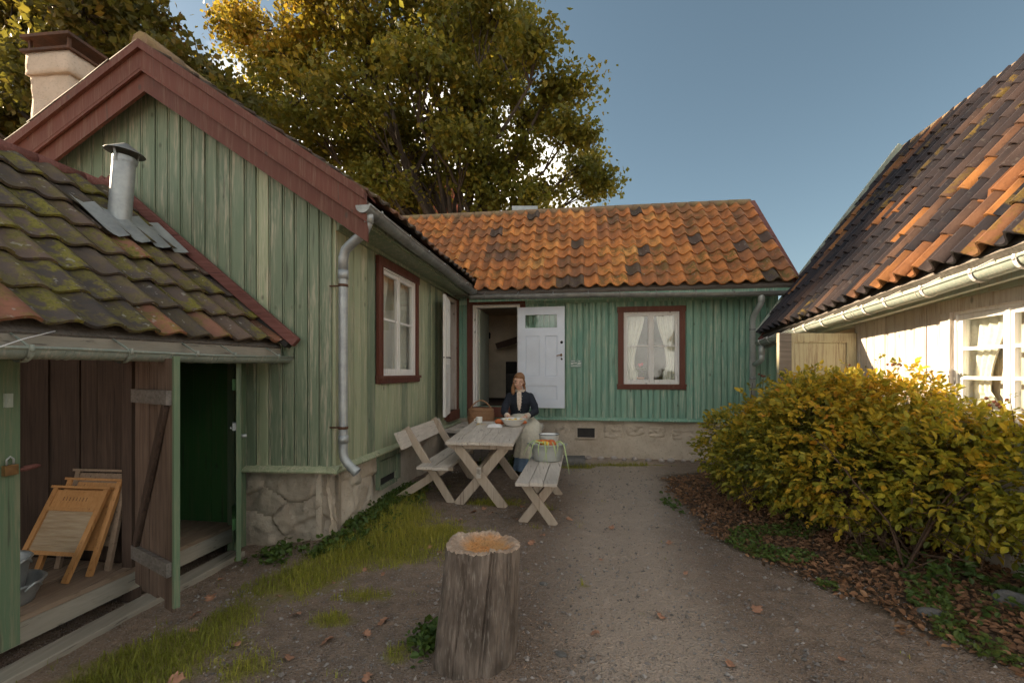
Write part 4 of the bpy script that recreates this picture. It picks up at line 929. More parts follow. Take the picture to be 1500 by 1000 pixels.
hb = MB(); hb.tube([FD2.p(L2-.02, .98, -.03), FD2.p(L2-.02, .98, -.07)], .016, 8); hb.fbox(FD2, L2-.10, L2, .004, .03, 1.03, 1.09); hb.tube([FD2.p(L2-.12, 1.05, .04), FD2.p(L2-.02, 1.05, .04)], .008, 6); hb.build('latch', 'zinc', d2)
# padlock and hasp, peg, box on the plank
FP = FS
pl = thing('padlock', 'brass padlock hanging open on the green front plank of the outbuilding', 'padlock', FP.p(1.715, .98, .03))
MB().fbox(FP, 1.685, 1.745, .016, .04, .945, 1.0).build('lock_body', 'brass', pl)
sh_ = MB(); sh_.tube([FP.p(1.70, 1.0, .028), FP.p(1.70, 1.03, .028), FP.p(1.715, 1.045, .028), FP.p(1.73, 1.03, .028), FP.p(1.73, 1.0, .028)], .005, 6); sh_.build('shackle', 'zinc', pl)
tag(MB().fbox(FP, 1.70, 1.735, .013, .026, 1.31, 1.385).fbox(FP, 1.712, 1.722, .026, .03, 1.335, 1.36).build('latch_plate', 'greygreen', None), 'small green metal plate screwed on the front plank above the padlock', 'plate')
tag(MB().tube([FP.p(1.66, .955, -.01), FP.p(1.63, .962, .0), FP.p(1.58, .966, .0), FP.p(1.555, .966, .0)], [.008, .016, .014, .006], 10).build('wooden_peg', 'redworn', None), 'turned brown wooden peg handle sticking out beside the padlock', 'peg')

# ------------------------------------------------------------------ table, benches, landing
FT = Frame((-.735, 5.01), (.985, -.12), (.12, .985)); FT.e = Vector((.99, -.12, 0)).normalized(); FT.n = Vector((.12, .99, 0)).normalized()
TILT = .0435
def TP(a, z, d): return FT.p(a, z+TILT*d, d)       # a across, d along the table, away from the camera
TB = thing('trestle_table', 'weathered grey plank table on crossed legs where the woman works', 'table', FT.p(.38, 0, .8))
TW, TL, TZ = .76, 1.52, .735
def tbox(mb, a0, a1, d0, d1, z0, z1, P=TP):
    return mb.hexa([P(a0, z0, d0), P(a0, z0, d1), P(a1, z0, d1), P(a1, z0, d0), P(a0, z1, d0), P(a0, z1, d1), P(a1, z1, d1), P(a1, z1, d0)][:8])
for k in range(6):
    a0 = TW*k/6+.002; a1 = TW*(k+1)/6-.003; j1, j2 = random.uniform(-.012, .012), random.uniform(-.015, .015)
    tbox(MB(), a0, a1, 0+j1, TL+j2, TZ-.032, TZ+random.uniform(-.002, .002)).build('plank', 'wgrey', TB)
for d in (.14, TL-.16):
    tbox(MB(), .03, TW-.03, d-.035, d+.035, TZ-.095, TZ-.034).build('cross_rail', 'wgrey_x', TB)
    for (a0, a1, off) in ((.10, .64, -.025), (.66, .10, .025)):
        p1 = TP(a0, TZ-.06, d+off); p0 = TP(a1, 0, d+off); p0.z = gz(p0.x, p0.y)-.01
        MB().beam(p0, p1, .042, .105, FT.n.cross(p1-p0), .005).build('leg', 'wgrey_x', TB)
st = MB(); tbox(st, .35, .39, .02, TL-.04, .385, .44); st.build('stretcher', 'wgrey_x', TB)
tbox(MB(), .345, .395, .02, .055, .34, .45).build('wedge', 'wgrey', TB)

FBn = Frame((.03, 4.33), (.99, -.13), (.152, .988))
BN = thing('bench', 'backless plank bench on crossed legs holding the zinc tub', 'bench', FBn.p(.2, 0, .8))
BWD, BL, BZ = .40, 1.56, .45
def BP(a, z, d): return FBn.p(a, z, d)
for k in range(3):
    tbox(MB(), BWD*k/3+.003, BWD*(k+1)/3-.004, random.uniform(-.01, .01), BL+random.uniform(-.02, .02), BZ-.03, BZ+random.uniform(-.002, .002), BP).build('plank', 'wgrey', BN)
for d in (.22, BL-.24):
    tbox(MB(), .03, BWD-.03, d-.03, d+.03, BZ-.08, BZ-.032, BP).build('cross_rail', 'wgrey_x', BN)
    for (a0, a1, off) in ((.07, .36, -.02), (.34, .03, .02)):
        p1 = BP(a0, BZ-.06, d+off); p0 = BP(a1, 0, d+off); p0.z = gz(p0.x, p0.y)-.01
        MB().beam(p0, p1, .036, .085, FBn.n.cross(p1-p0), .005).build('leg', 'wgrey_x', BN)

FLb = Frame((-1.05, 4.98), (.99, -.10), (.125, .99))
LB = thing('bench_with_backrest', 'weathered plank bench with a backrest along the house wall', 'bench', FLb.p(.1, 0, .8))
def LP(a, z, d): return FLb.p(a, z, d)
for k in range(2):
    tbox(MB(), .0+.185*k, .175+.185*k, random.uniform(-.02, .02)-k*.03, 1.6, .435, .465, LP).build('plank', 'wgrey', LB)
bx = MB(); q = []
for d in (-.06, 1.58):
    for (a, z) in ((-.145, .66), (-.118, .665), (-.20, .84), (-.23, .835)): q.append(LP(a, z, d))
bx.hexa([q[0], q[1], q[5], q[4], q[3], q[2], q[6], q[7]]).build('backrest', 'wgrey', LB)
for d in (.26, 1.34):
    for (a0, z0, a1, z1, off) in ((.34, 0, -.205, .86, -.02), (-.30, 0, .30, .43, .025)):
        p0 = LP(a0, 0, d+off); p0.z = gz(p0.x, p0.y)-.01; p1 = LP(a1, z1, d+off)
        MB().beam(p0, p1, .038, .085, FLb.n.cross(p1-p0), .005).build('leg', 'wgrey_x', LB)
    tbox(MB(), .0, .35, d-.05, d-.005, .385, .433, LP).build('cross_rail', 'wgrey_x', LB)

LDG = thing('wooden_landing', 'grey plank doorstep landing in the corner before both doors', 'steps', FB.p(.7, 0, .7))
ZL = .60
for k in range(7):
    d0 = .03+k*.175
    MB().fbox(FB, .10+random.uniform(-.02, .02), 1.58+random.uniform(-.03, .03), d0, d0+.168, ZL-.045, ZL+random.uniform(-.004, .004)).build('plank', 'wgrey', LDG)
k = .10
while k < 1.5:
    wd = random.uniform(.12, .17); MB().fbox(FB, k, k+wd-.006, 1.16, 1.19, .12, ZL-.05).build('front_board', 'wgrey_dark', LDG); k += wd
for a in (.14, 1.48):
    for d in (.2, 1.05): MB().fbox(FB, a-.04, a+.04, d-.04, d+.04, -.05, ZL-.046).build('post', 'wgrey_dark', LDG)
tag(rough_box(MB(), dict(Mx=Matrix.Translation((1.0, 7.35, 0)) @ Matrix.Rotation(R(-6), 4, 'Z'), x0=-.28, x1=.18, y0=-.16, y1=.16, z0=-.05, z1=.13), .08, 3.).build('stone_slab', 'rock', None), 'flat grey stone slab on the ground beyond the tub bench', 'stone')

# ------------------------------------------------------------------ chopping block
cb_ = thing('chopping_block', 'upright grey log chopping block with fresh orange cut top', 'log', (-.18, 2.42, 0))
n = 200; rings = []; prof = [(-.03, .205), (0, .212), (.06, .212), (.2, .205), (.4, .198), (.55, .194), (.585, .192)]
cracks = [(rng.uniform(0, 6.28), rng.uniform(.014, .028), rng.uniform(-.1, .45)) for _ in range(14)]+[(4.30, .020, -.1), (4.95, .018, -.1), (5.5, .02, .1)]
def stump_r(a, z):
    r = 1+.035*math.sin(2*a+.6)+.02*math.sin(5*a+1.)+.012*math.sin(9*a+z*4)+.03*mnoise.noise(Vector((math.cos(a)*2, math.sin(a)*2, z*3)))+.014*mnoise.noise(Vector((math.cos(a)*9, math.sin(a)*9, z*4)))
    for c_, w_, z_ in cracks:
        da = (a-c_-.22*(z-.3)+math.pi) % (2*math.pi)-math.pi
        if z > z_: r -= .085*math.exp(-(da/w_)**2)
    return r
zs = np.concatenate([np.linspace(-.03, .56, 22), [.575, .59]])
for z in zs:
    rad = np.interp(z, [p[0] for p in prof], [p[1] for p in prof]); ring = []
    for k in range(n):
        a = 2*math.pi*k/n; r = rad*stump_r(a, z)
        zz = z+(.020*mnoise.noise(Vector((math.cos(a)*1.7, math.sin(a)*1.7, 3.)))+.010*mnoise.noise(Vector((math.cos(a)*14, math.sin(a)*14, 3.)))-.018*max(0, math.cos(a-.4)) if z > .5 else 0)
        ring.append(Vector((-.20+z*.075+r*math.cos(a), 2.42+z*.02+r*math.sin(a), zz)))
    rings.append(ring)
MB().rings(rings, False).build('bark_side', 'stump_side' if 'stump_side' in M else 'wgrey_dark', cb_)
tops = [rings[-1]]
ctr = Vector((-.20+.6*.075+.015, 2.44, 0))
for f in (.97, .93, .88, .82, .75, .66, .55, .42, .3, .16, .02):
    tr = []
    for p in rings[-1]:
        q = Vector((ctr.x+(p.x-ctr.x)*f, ctr.y+(p.y-ctr.y)*f, p.z)); dsh = sstep(.9, .45, np.array(f)) if False else (1-f)
        q.z = p.z*f+.592*(1-f)+.010*math.exp(-((f-.90)/.07)**2)-.040*math.exp(-(f/.66)**4)+.009*mnoise.fractal(Vector((q.x*45, q.y*45, 1)), 1, 2, 3)
        tr.append(q)
    tops.append(tr)
MB().rings(tops, False).build('cut_top', 'stump_top' if 'stump_top' in M else 'worange', cb_)

# ------------------------------------------------------------------ wash boards and tubs in the shed
def washboard(lab, P0, ax, wd, ht, lean, grooves, mat):
    # P0: foot of the right leg, ax: unit vector to the left; leans back against the partition
    P0 = Vector(P0); ax = Vector(ax).normalized(); back = Vector((-ax.y, ax.x, 0)); back = back if back.y > 0 else -back
    up = (Z*math.cos(lean)+back*math.sin(lean)).normalized(); nf = ax.cross(up); nf = nf if nf.y < 0 else -nf
    Mx = Matrix((ax, up, nf)).transposed().to_4x4(); Mx.translation = P0
    T_ = thing('washboard', lab, 'washboard', tuple(P0))
    def bx_(nm, x0, x1, y0, y1, z0, z1, mt): return MB().box(x0, x1, y0, y1, z0, z1, Mx).build(nm, mt, T_)
    for x in (0, wd-.038): bx_('leg', x, x+.038, 0, ht, -.011, .011, mat)
    bx_('top_rail', .038, wd-.038, ht-.13, ht-.012, -.007, .006, mat); bx_('cap', -.015, wd+.015, ht, ht+.016, -.02, .02, mat); bx_('middle_rail', .038, wd-.038, ht-.155, ht-.13, -.012, .014, mat); bx_('bottom_rail', .038, wd-.038, .16, .185, -.012, .012, mat)
    if grooves:
        g = MB(); N_ = 26; vs = []
        for k in range(N_*4+1):
            y = .185+(ht-.155-.185)*k/(N_*4); z = .004*math.sin(k*math.pi/2)
            vs += [Mx @ Vector((.038, y, z)), Mx @ Vector((wd-.038, y, z))]
        g.add(vs, [(2*k, 2*k+1, 2*k+3, 2*k+2) for k in range(N_*4)], True); g.build('ribbed_plate', 'ribs', T_)
        pr_ = MB(); rr = random.Random(3)   # faint worn lettering strokes on the head rail, not legible
        for k in range(8): x = .12+k*.026; pr_.box(wd-x, wd-x+.004, ht-.085, ht-.06, .006, .0068, Mx)
        pr_.build('worn_lettering', 'wbrown', T_)
    else: bx_('back_panel', .038, wd-.038, .185, ht-.155, -.004, .003, mat)
t = NT('ribbed_wood_glass'); nz = t.noise(t.pos((4, 4, 60), 2.), 1, 4, .6); M['ribs'] = t.pbr(t.mix(t.rng(nz, .3, .7), (.34, .24, .15), (.47, .37, .26)), .5, 0, None, .3)
washboard('honey wood washboard with ribbed plate leaning in front, nearest in the shed', (-2.865, 2.93, ZF), (-1, .12, 0), .44, .60, .48, True, 'worange')
washboard('plain honey wood washboard leaning right behind the ribbed one', (-2.80, 3.03, ZF), (-1, .12, 0), .44, .62, .36, False, 'worange')
washboard('tallest, dull brown washboard at the back against the shed partition', (-2.755, 3.12, ZF), (-1, .10, 0), .42, .66, .22, False, 'floorwood')
tg = 'zinc tubs on the shed floor'
for nm, lab, c, r0_, h_, tl in (('washtub', 'wide shallow zinc tub on the shed floor behind the green plank', (-3.00, 2.66, ZF), .19, .12, 0), ('zinc_bucket', 'zinc bucket standing inside the wide shallow tub behind the green plank', (-3.03, 2.68, ZF+.02), .13, .235, .05)):
    Tt = thing(nm, lab, 'tub' if nm == 'washtub' else 'bucket', c, tg); Mx = Matrix.Translation(c) @ Matrix.Rotation(tl, 4, 'Y')
    MB().lathe([(0, 0), (r0_*.78, 0), (r0_*.8, .02), (r0_*.9, h_*.5), (r0_, h_-.01), (r0_+.012, h_), (r0_+.004, h_+.008), (r0_-.01, h_-.005), (r0_*.76, .012), (0, .012)], 28, Mx).build('vessel', 'zinc', Tt)
    MB().tube([Mx @ Vector((r0_*math.cos(.2+k), r0_*math.sin(.2+k), h_+.012+.02*math.sin((k+.3)*5))) if False else Mx @ Vector((r0_+.012+.018*math.sin(k*math.pi/6), -.045+.015*k, h_-.02+.035*math.sin(k*math.pi/6))) for k in range(7)], .007, 6).build('handle', 'zinc', Tt)

# ------------------------------------------------------------------ things on the table, bench and landing
def onT(a, d, z=.0): return TP(a, TZ+z, d)
def place(P, rz=0, sx=1.): return Matrix.Translation(P) @ Matrix.Rotation(rz, 4, 'Z') @ Matrix.Scale(sx, 4)
bw = thing('enamel_basin', 'large white enamel basin of yellow peelings on the table', 'basin', onT(.62, 1.14))
Mx = place(onT(.62, 1.14, .003)); MB().lathe([(0, 0), (.085, 0), (.10, .008), (.145, .06), (.165, .085), (.178, .088), (.178, .094), (.16, .092), (.135, .06), (.09, .014), (0, .012)], 36, Mx).build('bowl', 'enamel', bw)
pm = MB(); rr = random.Random(4)
for k in range(46):
    a, r_ = rr.uniform(0, 6.28), rr.uniform(0, .125); c_ = Vector((r_*math.cos(a), r_*math.sin(a), .075+rr.uniform(-.012, .012)))
    pm.ell(Mx @ c_, (rr.uniform(.012, .03), rr.uniform(.006, .012), .006), Matrix.Rotation(rr.uniform(0, 3.1), 3, 'Z') @ Matrix.Rotation(rr.uniform(-.6, .6), 3, 'X'), 8, 5)
pm.build('peelings', 'yellowveg', bw)['kind'] = 'stuff'
def veg(nm, lab, cat, P, r_, mat, sq=(1, 1, .75), seed=1):
    mb = MB(); b0 = len(mb.v); mb.ell(P+Z*r_*sq[2]*.9, (r_*sq[0], r_*sq[1], r_*sq[2]), None, 18, 12)
    mb.v = [tuple(Vector(v)+(Vector(v)-(P+Z*r_*.7)).normalized()*(r_*.10*mnoise.noise(Vector(v)*22+Vector((seed, 0, 0))))) for v in mb.v]
    return tag(mb.build(nm, mat, None), lab, cat)
veg('squash_piece', 'reddish orange squash chunk left of the basin on the table', 'squash', onT(.42, 1.26), .055, 'orangeveg', (1.3, .9, .75), 2)
veg('squash_piece', 'brownish orange squash chunk right of the basin near the table corner', 'squash', onT(.735, 1.32), .042, 'orangeveg', (1.3, .8, .6), 5)
# folded cloth
cm_ = MB(); nx = 12; g = []
for j in range(nx+1):
    for i in range(nx+1):
        u, v = i/nx-.5, j/nx-.5; P = onT(.385, 1.06)+Vector((u*.2, v*.15, 0)); P.z += .022+.012*mnoise.noise(Vector((u*5, v*6, 2.)))+.015*math.exp(-(u*u+v*v)*9)-.02*(abs(u) > .45 or abs(v) > .45)
        g.append(P)
fsq = [(j*(nx+1)+i, j*(nx+1)+i+1, (j+1)*(nx+1)+i+1, (j+1)*(nx+1)+i) for j in range(nx) for i in range(nx)]
cm_.add(g, fsq, True); cm_.add([q-Z*.012 for q in g], [f[::-1] for f in fsq], True); tag(cm_.build('folded_cloth', 'clothwhite', None), 'crumpled white cloth lying on the table left of the basin', 'cloth')
mg = thing('mug', 'small white enamel mug on the far left corner of the table', 'mug', onT(.12, 1.34))
Mx = place(onT(.12, 1.34, .002)); MB().lathe([(0, 0), (.038, 0), (.042, .01), (.043, .08), (.045, .085), (.040, .083), (.038, .012), (0, .01)], 22, Mx).build('cup', 'enamel', mg)
MB().tube([Mx @ Vector((-.042-.026*math.sin(k*math.pi/6), 0, .065-.045*k/6)) for k in range(7)], .006, 6).build('handle', 'enamel', mg)
tp = MB()
for k in range(12):
    P = onT(.14+rr.uniform(-.03, .10), 1.22+rr.uniform(-.08, .06), .004); a = rr.uniform(0, 3.1); v = Vector((math.cos(a), math.sin(a), 0))*rr.uniform(.012, .03); u = Vector((-v.y, v.x, 0))*.35
    tp.add([P-v, P-u+Z*.004, P+v, P+u+Z*.006], [(0, 1, 2, 3)])
tag(tp.build('peel_scraps', 'yellowveg', None), 'scraps of peel scattered beside the mug', 'peelings', kind='stuff')
# wicker basket on the landing
BKP = FB.p(.62, ZL+.005, .90); bk_ = thing('wicker_basket', 'brown wicker basket with arched handle on the landing left of the woman', 'basket', BKP)
Mx = place(BKP, R(-8)); core = MB(); n = 40
def bring(f, z, k=0.): return [Mx @ Vector((f*.21*math.cos(2*math.pi*i/n), f*.15*math.sin(2*math.pi*i/n), z)) for i in range(n)]
core.rings([bring(.72, .0), bring(.9, .05), bring(1., .14), bring(.97, .24), bring(.93, .29), bring(.88, .29), bring(.9, .2), bring(.8, .03)], True).build('body', 'wicker', bk_)
for lv in range(13):
    z = .012+lv*.0225; f = np.interp(z, [0, .05, .14, .24, .3], [.74, .91, 1.01, .98, .94]); mb = MB()
    pts = [Mx @ Vector(((f*.21+.006*((i+lv) % 2*2-1))*math.cos(2*math.pi*i/n), (f*.15+.006*((i+lv) % 2*2-1))*math.sin(2*math.pi*i/n), z)) for i in range(n+1)]
    mb.tube(pts, .0095, 5, False).build('weave', 'wicker', bk_)
MB().tube(bring(.94, .295)+[bring(.94, .295)[0]], .014, 7, False).build('rim', 'wicker', bk_)
hm = MB()
for o_ in (-.012, .012): hm.tube([Mx @ Vector((-.19+.38*k/16, o_+.006*math.sin(k*1.8), .27+.17*math.sin(math.pi*k/16)**.8)) for k in range(17)], .010, 6)
hm.build('handle', 'wicker', bk_)
# zinc tub with vegetables, enamel pot
TP_ = FBn.p(.22, BZ+.004, 1.14); tb = thing('zinc_tub', 'oval zinc tub of corn and leaves on the backless bench', 'tub', TP_)
Mx = place(TP_, R(-8)); n = 36
def tring(f, z): return [Mx @ Vector((f*.20*math.cos(2*math.pi*i/n), f*.155*math.sin(2*math.pi*i/n), z)) for i in range(n)]
MB().rings([tring(.8, 0), tring(.82, .01), tring(.93, .10), tring(.94, .112), tring(1., .185), tring(1.05, .19), tring(1.05, .2), tring(.97, .195), tring(.9, .1), tring(.78, .015)], True).build('vessel', 'zinclight', tb)
for s_ in (-1, 1): MB().tube([Mx @ Vector((s_*(.20+.035*math.sin(math.pi*k/8)), -.06+.12*k/8, .17+.03*math.sin(math.pi*k/8))) for k in range(9)], .006, 6).build('handle', 'zinc', tb)
for k in range(9):
    a = rr.uniform(0, 6.28); r_ = rr.uniform(0, .11); c_ = Mx @ Vector((r_*1.3*math.cos(a), r_*math.sin(a), .195+rr.uniform(0, .02)))
    o = MB().ell(c_, (.085 if k < 5 else .05, .026 if k < 5 else .045, .026 if k < 5 else .038), Matrix.Rotation(rr.uniform(-.7, .7) if k < 5 else 0, 3, 'Z') @ Matrix.Rotation(rr.uniform(-.2, .2), 3, 'Y'), 14, 10).build('corn_cob' if k < 5 else 'squash_piece', 'yellowveg' if k < 5 else 'orangeveg', None)
    tag(o, 'yellow corn cob heaped in the zinc tub' if k < 5 else 'orange squash chunk heaped in the zinc tub', 'corn' if k < 5 else 'squash', 'vegetables in the zinc tub')
def strap(pts, wd, mat, nm, lab, group):
    mb = MB(); vs = []
    pts = [Vector(p) for p in pts]
    for i, p in enumerate(pts):
        t_ = (pts[min(i+1, len(pts)-1)]-pts[max(0, i-1)]).normalized(); s_ = t_.cross(Vector((.3, -1, .2))).normalized()*wd*(1-.8*(i/(len(pts)-1))**2)*.5; vs += [p-s_, p+Z*.003+Vector((0, -.003, 0)), p+s_]
    mb.add(vs, [(3*i+j, 3*i+j+1, 3*i+j+4, 3*i+j+3) for i in range(len(pts)-1) for j in range(2)], True); return tag(mb.build(nm, mat, None), lab, 'leaf', group)
for (x, y, dx, dz, w_) in ((-.13, -.12, -.05, -.19, .02), (-.02, -.15, .04, -.22, .022), (.07, -.14, .03, -.15, .02), (.16, -.07, .07, -.34, .026), (-.17, -.05, -.08, -.14, .018), (.03, -.16, -.07, -.20, .016), (-.08, -.15, .01, -.12, .02), (.12, -.11, -.03, -.1, .02)):
    pts = [Mx @ Vector((x*.6, y*.5, .215)), Mx @ Vector((x*.95, y*.95, .235)), Mx @ Vector((x*1.15+dx*.2, y*1.25, .20)), Mx @ Vector((x*1.2+dx*.6, y*1.35, .20+dz*.5)), Mx @ Vector((x*1.2+dx, y*1.38, .20+dz))]
    strap(pts, w_*.9, 'leek', 'corn_husk', 'long pale green husk leaf hanging over the zinc tub rim', 'husks over the tub')
PP = FBn.p(.22, BZ+.004, 1.44); pt = thing('enamel_pot', 'white enamel pot with dark rim behind the zinc tub on the bench', 'pot', PP)
Mx = place(PP); MB().lathe([(0, 0), (.10, 0), (.108, .01), (.124, .265), (.128, .27), (.118, .268), (.104, .02), (0, .015)], 30, Mx).build('vessel', 'enamel', pt)
MB().tube([Mx @ Vector((.127*math.cos(k*math.pi/15), .127*math.sin(k*math.pi/15), .27)) for k in range(31)], .005, 5, False).build('rim', 'navy', pt)
MB().lathe([(0, .248), (.06, .252), (.112, .245)], 24, Mx).build('contents', 'clothwhite', pt)
# flower pot behind the back window
fp = FB.p(3.25, 1.30, -.10); gp = thing('potted_geranium', 'red geranium in a terracotta pot behind the back window', 'plant', fp)
MB().lathe([(0, 0), (.05, 0), (.065, .09), (.072, .09), (.072, .115), (.06, .115), (.05, .09), (0, .09)], 16, Matrix.Translation(fp)).build('pot', 'terracotta', gp)
lf = MB()
for k in range(60):
    a, b = rr.uniform(0, 6.28), rr.uniform(.1, 1); P = fp+Vector((.09*b*math.cos(a), .06*b*math.sin(a), .14+rr.uniform(0, .16))); v = Vector((rr.gauss(0, 1), rr.gauss(0, 1), rr.gauss(0, .6))).normalized()*.03; u = v.cross(Vector((0, 0, 1))+v*.3).normalized()*.025
    lf.add([P-v, P-u, P+v, P+u], [(0, 1, 2, 3)])
lf.build('leaf_mass', 'weed', gp); fl2 = MB(); [fl2.ell(fp+Vector((rr.uniform(-.03, .03), rr.uniform(-.03, .03), .32+rr.uniform(-.03, .03))), .022, None, 8, 6) for _ in range(8)]; fl2.build('blossom', 'geranium', gp)
MB().fbox(FB, 2.98, 3.84, -.26, -.03, 1.27, 1.30).build('inner_sill', 'white', BH)
# edging cobbles along the back foundation
for k in range(17):
    a = 2.0+k*.19+rr.uniform(-.04, .04); P = FB.p(a, .0, .14+rr.uniform(-.03, .06)); r_ = rr.uniform(.035, .075)
    mb = MB().ell(P+Z*.02, (r_, r_*.75, r_*.6), Matrix.Rotation(rr.uniform(0, 3), 3, 'Z'), 14, 9); mb.v = [tuple(Vector(v)*1+(Vector(v)-P).normalized()*.18*r_*mnoise.noise(Vector(v)*14)) for v in mb.v]
    tag(mb.build('cobble', 'cobble', None), 'rounded cobble in the row edging the back foundation', 'stone', 'edging cobbles')
for lab, x, y, r_ in (('dark blue grey rock at the front edge under the bush', 2.52, 2.72, .06), ('large grey boulder at right below the bush', 3.05, 2.75, .09), ('small pale stone lying on the left of the path', .22, 3.22, .03), ('pale flat stone beside the chopping block', .26, 2.42, .035)):
    mb = MB().ell((x, y, gz(x, y)+r_*.15), (r_*1.1, r_*.6, r_*.5), Matrix.Rotation(-.5, 3, 'Z'), 16, 10); P = Vector((x, y, gz(x, y))); mb.v = [tuple(Vector(v)+(Vector(v)-P).normalized()*.6*r_*mnoise.noise(Vector(v)*11)) for v in mb.v]
    tag(mb.build('rock', 'rock', None), lab, 'rock')

# ------------------------------------------------------------------ the woman
PO = Vector((.12, 7.04, ZL)); PE = thing('person', 'woman in navy jacket and cream apron seated behind the table, cutting vegetables', 'person', tuple(PO))
def remesh(o, vox, sm=6):
    m = o.modifiers.new('remesh', 'REMESH'); m.mode = 'VOXEL'; m.voxel_size = vox; m.use_smooth_shade = True
    s_ = o.modifiers.new('smooth', 'SMOOTH'); s_.iterations = sm; s_.factor = .5
    return o
HC = Vector((.105, 6.855, 1.362)); HM = Matrix.Rotation(R(6), 3, 'Y') @ Matrix.Rotation(R(-8), 3, 'Z') @ Matrix.Rotation(R(22), 3, 'X')   # local: -Y is the face
def H(x, y, z): return HC+HM @ Vector((x, y, z))
bd = MB()
bd.ell(H(0, .012, .022), (.076, .092, .095), HM, 20, 14); bd.ell(H(0, -.02, -.045), (.058, .062, .068), HM, 18, 12); bd.ell(H(0, -.052, -.09), (.027, .027, .022), HM)
bd.tube([H(0, -.083, .02), H(0, -.098, -.012), H(0, -.10, -.022)], [.009, .013, .011], 8); bd.ell(H(0, -.094, -.024), (.017, .012, .010), HM)
bd.ell(H(0, -.078, -.06), (.024, .012, .012), HM)
for s_ in (-1, 1):
    bd.ell(H(s_*.078, .015, -.01), (.010, .02, .03), HM); bd.ell(H(s_*.035, -.066, -.022), (.026, .02, .024), HM)
bd.tube([H(0, .025, -.06), Vector((.115, 6.93, 1.20)), Vector((.12, 6.95, 1.14))], [.05, .05, .07], 14)
bd.tube([Vector((.12, 6.97, 1.13)), Vector((.12, 7.0, 1.0)), Vector((.12, 7.03, .85)), Vector((.12, 7.05, .72))], [.115, .12, .11, .15], 16)
ARM = {-1: [(-.035, 6.95, 1.135), (-.095, 6.87, 1.0), (-.115, 6.75, .915), (-.085, 6.60, .88), (-.050, 6.50, .872)], 1: [(.275, 6.95, 1.135), (.335, 6.87, 1.0), (.345, 6.75, .915), (.255, 6.60, .88), (.190, 6.50, .870)]}
for s_, pts in ARM.items(): bd.tube([Vector(p) for p in pts], [.055, .046, .042, .031, .026], 10)
def hand(w, fwd, side, thumb):
    w, fwd, side = Vector(w), Vector(fwd).normalized(), Vector(side).normalized(); dn = -Z
    bd.ell(w+fwd*.04, (.030, .042, .018), Matrix((side, fwd, side.cross(fwd))).transposed(), 12, 8)
    for k, L_ in enumerate((.062, .070, .066, .052)):
        b = w+fwd*.072+side*(-.027+.018*k); bd.tube([b-fwd*.02, b, b+fwd*L_*.45+dn*.008, b+fwd*L_*.75+dn*.028, b+fwd*L_*.8+dn*.045], [.010, .0098, .009, .0082, .007], 7)
    b = w+fwd*.025+side*thumb*.026; bd.tube([b, b+side*thumb*.022+fwd*.025-Z*.006, b+side*thumb*.018+fwd*.055-Z*.02], [.012, .011, .008], 7)
hand((-.045, 6.485, .868), (.45, -.9, -.12), (.9, .45, 0), 1); hand((.185, 6.485, .866), (-.35, -.93, -.12), (.93, -.35, 0), -1)
KN = Vector((.205, 6.64, .62)); KN2 = Vector((.33, 6.66, .62)); 
for hx, kx in ((.05, .17), (.19, .33)): bd.tube([Vector((hx, 7.04, .71)), Vector((kx, 6.66, .64)), Vector((kx, 6.62, .56)), Vector((kx+.01, 6.66, .3)), Vector((kx+.01, 6.66, .10))], [.085, .065, .055, .05, .035], 10)
body = remesh(bd.build('body', 'skin', PE), .0058, 4)
jk = MB()
jk.rings([[Vector((.12+rx*math.cos(q), cy+ry*math.sin(q), z)) for q in [2*math.pi*k/24 for k in range(24)]] for z, rx, ry, cy in ((1.235, .058, .056, 6.955), (1.215, .085, .07, 6.955), (1.19, .135, .085, 6.955), (1.15, .180, .105, 6.96), (1.10, .185, .125, 6.96), (1.03, .175, .138, 6.965), (.96, .155, .128, 6.985), (.90, .140, .118, 7.0), (.87, .140, .118, 7.01), (.82, .165, .14, 7.02), (.78, .185, .155, 7.03))])
for s_, pts in ARM.items(): jk.tube([Vector(p) for p in pts[:4]]+[Vector(pts[3]).lerp(Vector(pts[4]), .35)], [.058, .060, .057, .046, .043], 14)
for pts in ARM.values(): jk.ell(Vector(pts[0])+Vector((0, 0, -.005)), (.062, .062, .058))
remesh(jk.build('jacket', 'jacket', PE), .0075, 8)
cf = MB()
for s_, pts in ARM.items(): a, b = Vector(pts[3]), Vector(pts[4]); cf.tube([a.lerp(b, .15), a.lerp(b, .5), a.lerp(b, .85)], [.043, .040, .036], 14)
cf.build('cuffs', 'blouse', PE)
nk = MB(); nk.tube([Vector((.117+.068*math.cos(k*math.pi/12), 6.935+.066*math.sin(k*math.pi/12), 1.225+.012*math.sin(k*math.pi/12)+.006*math.sin(k*1.7))) for k in range(25)], .018, 8, False)
fr_ = [(1.215, .03, .085), (1.19, .034, .105), (1.15, .034, .118), (1.10, .034, .138), (1.04, .032, .148), (.98, .024, .140), (.93, .010, .128)]
vs = []
for z, hw, dp_ in fr_:
    for u in (-1, -.33, .33, 1): vs.append(Vector((.108+u*hw, 6.955-dp_+.012*u*u-.008, z)))
nk.add(vs, [(4*i+j, 4*i+j+1, 4*i+j+5, 4*i+j+4) for i in range(len(fr_)-1) for j in range(3)], True); nk.build('blouse', 'blouse', PE)
bt = MB()
for k in range(6): bt.ell((.108+.045-.005*k, 6.822-.004*k+.0028*k*k, 1.14-.045*k), .006, None, 8, 6)
bt.build('buttons', 'zinc', PE)
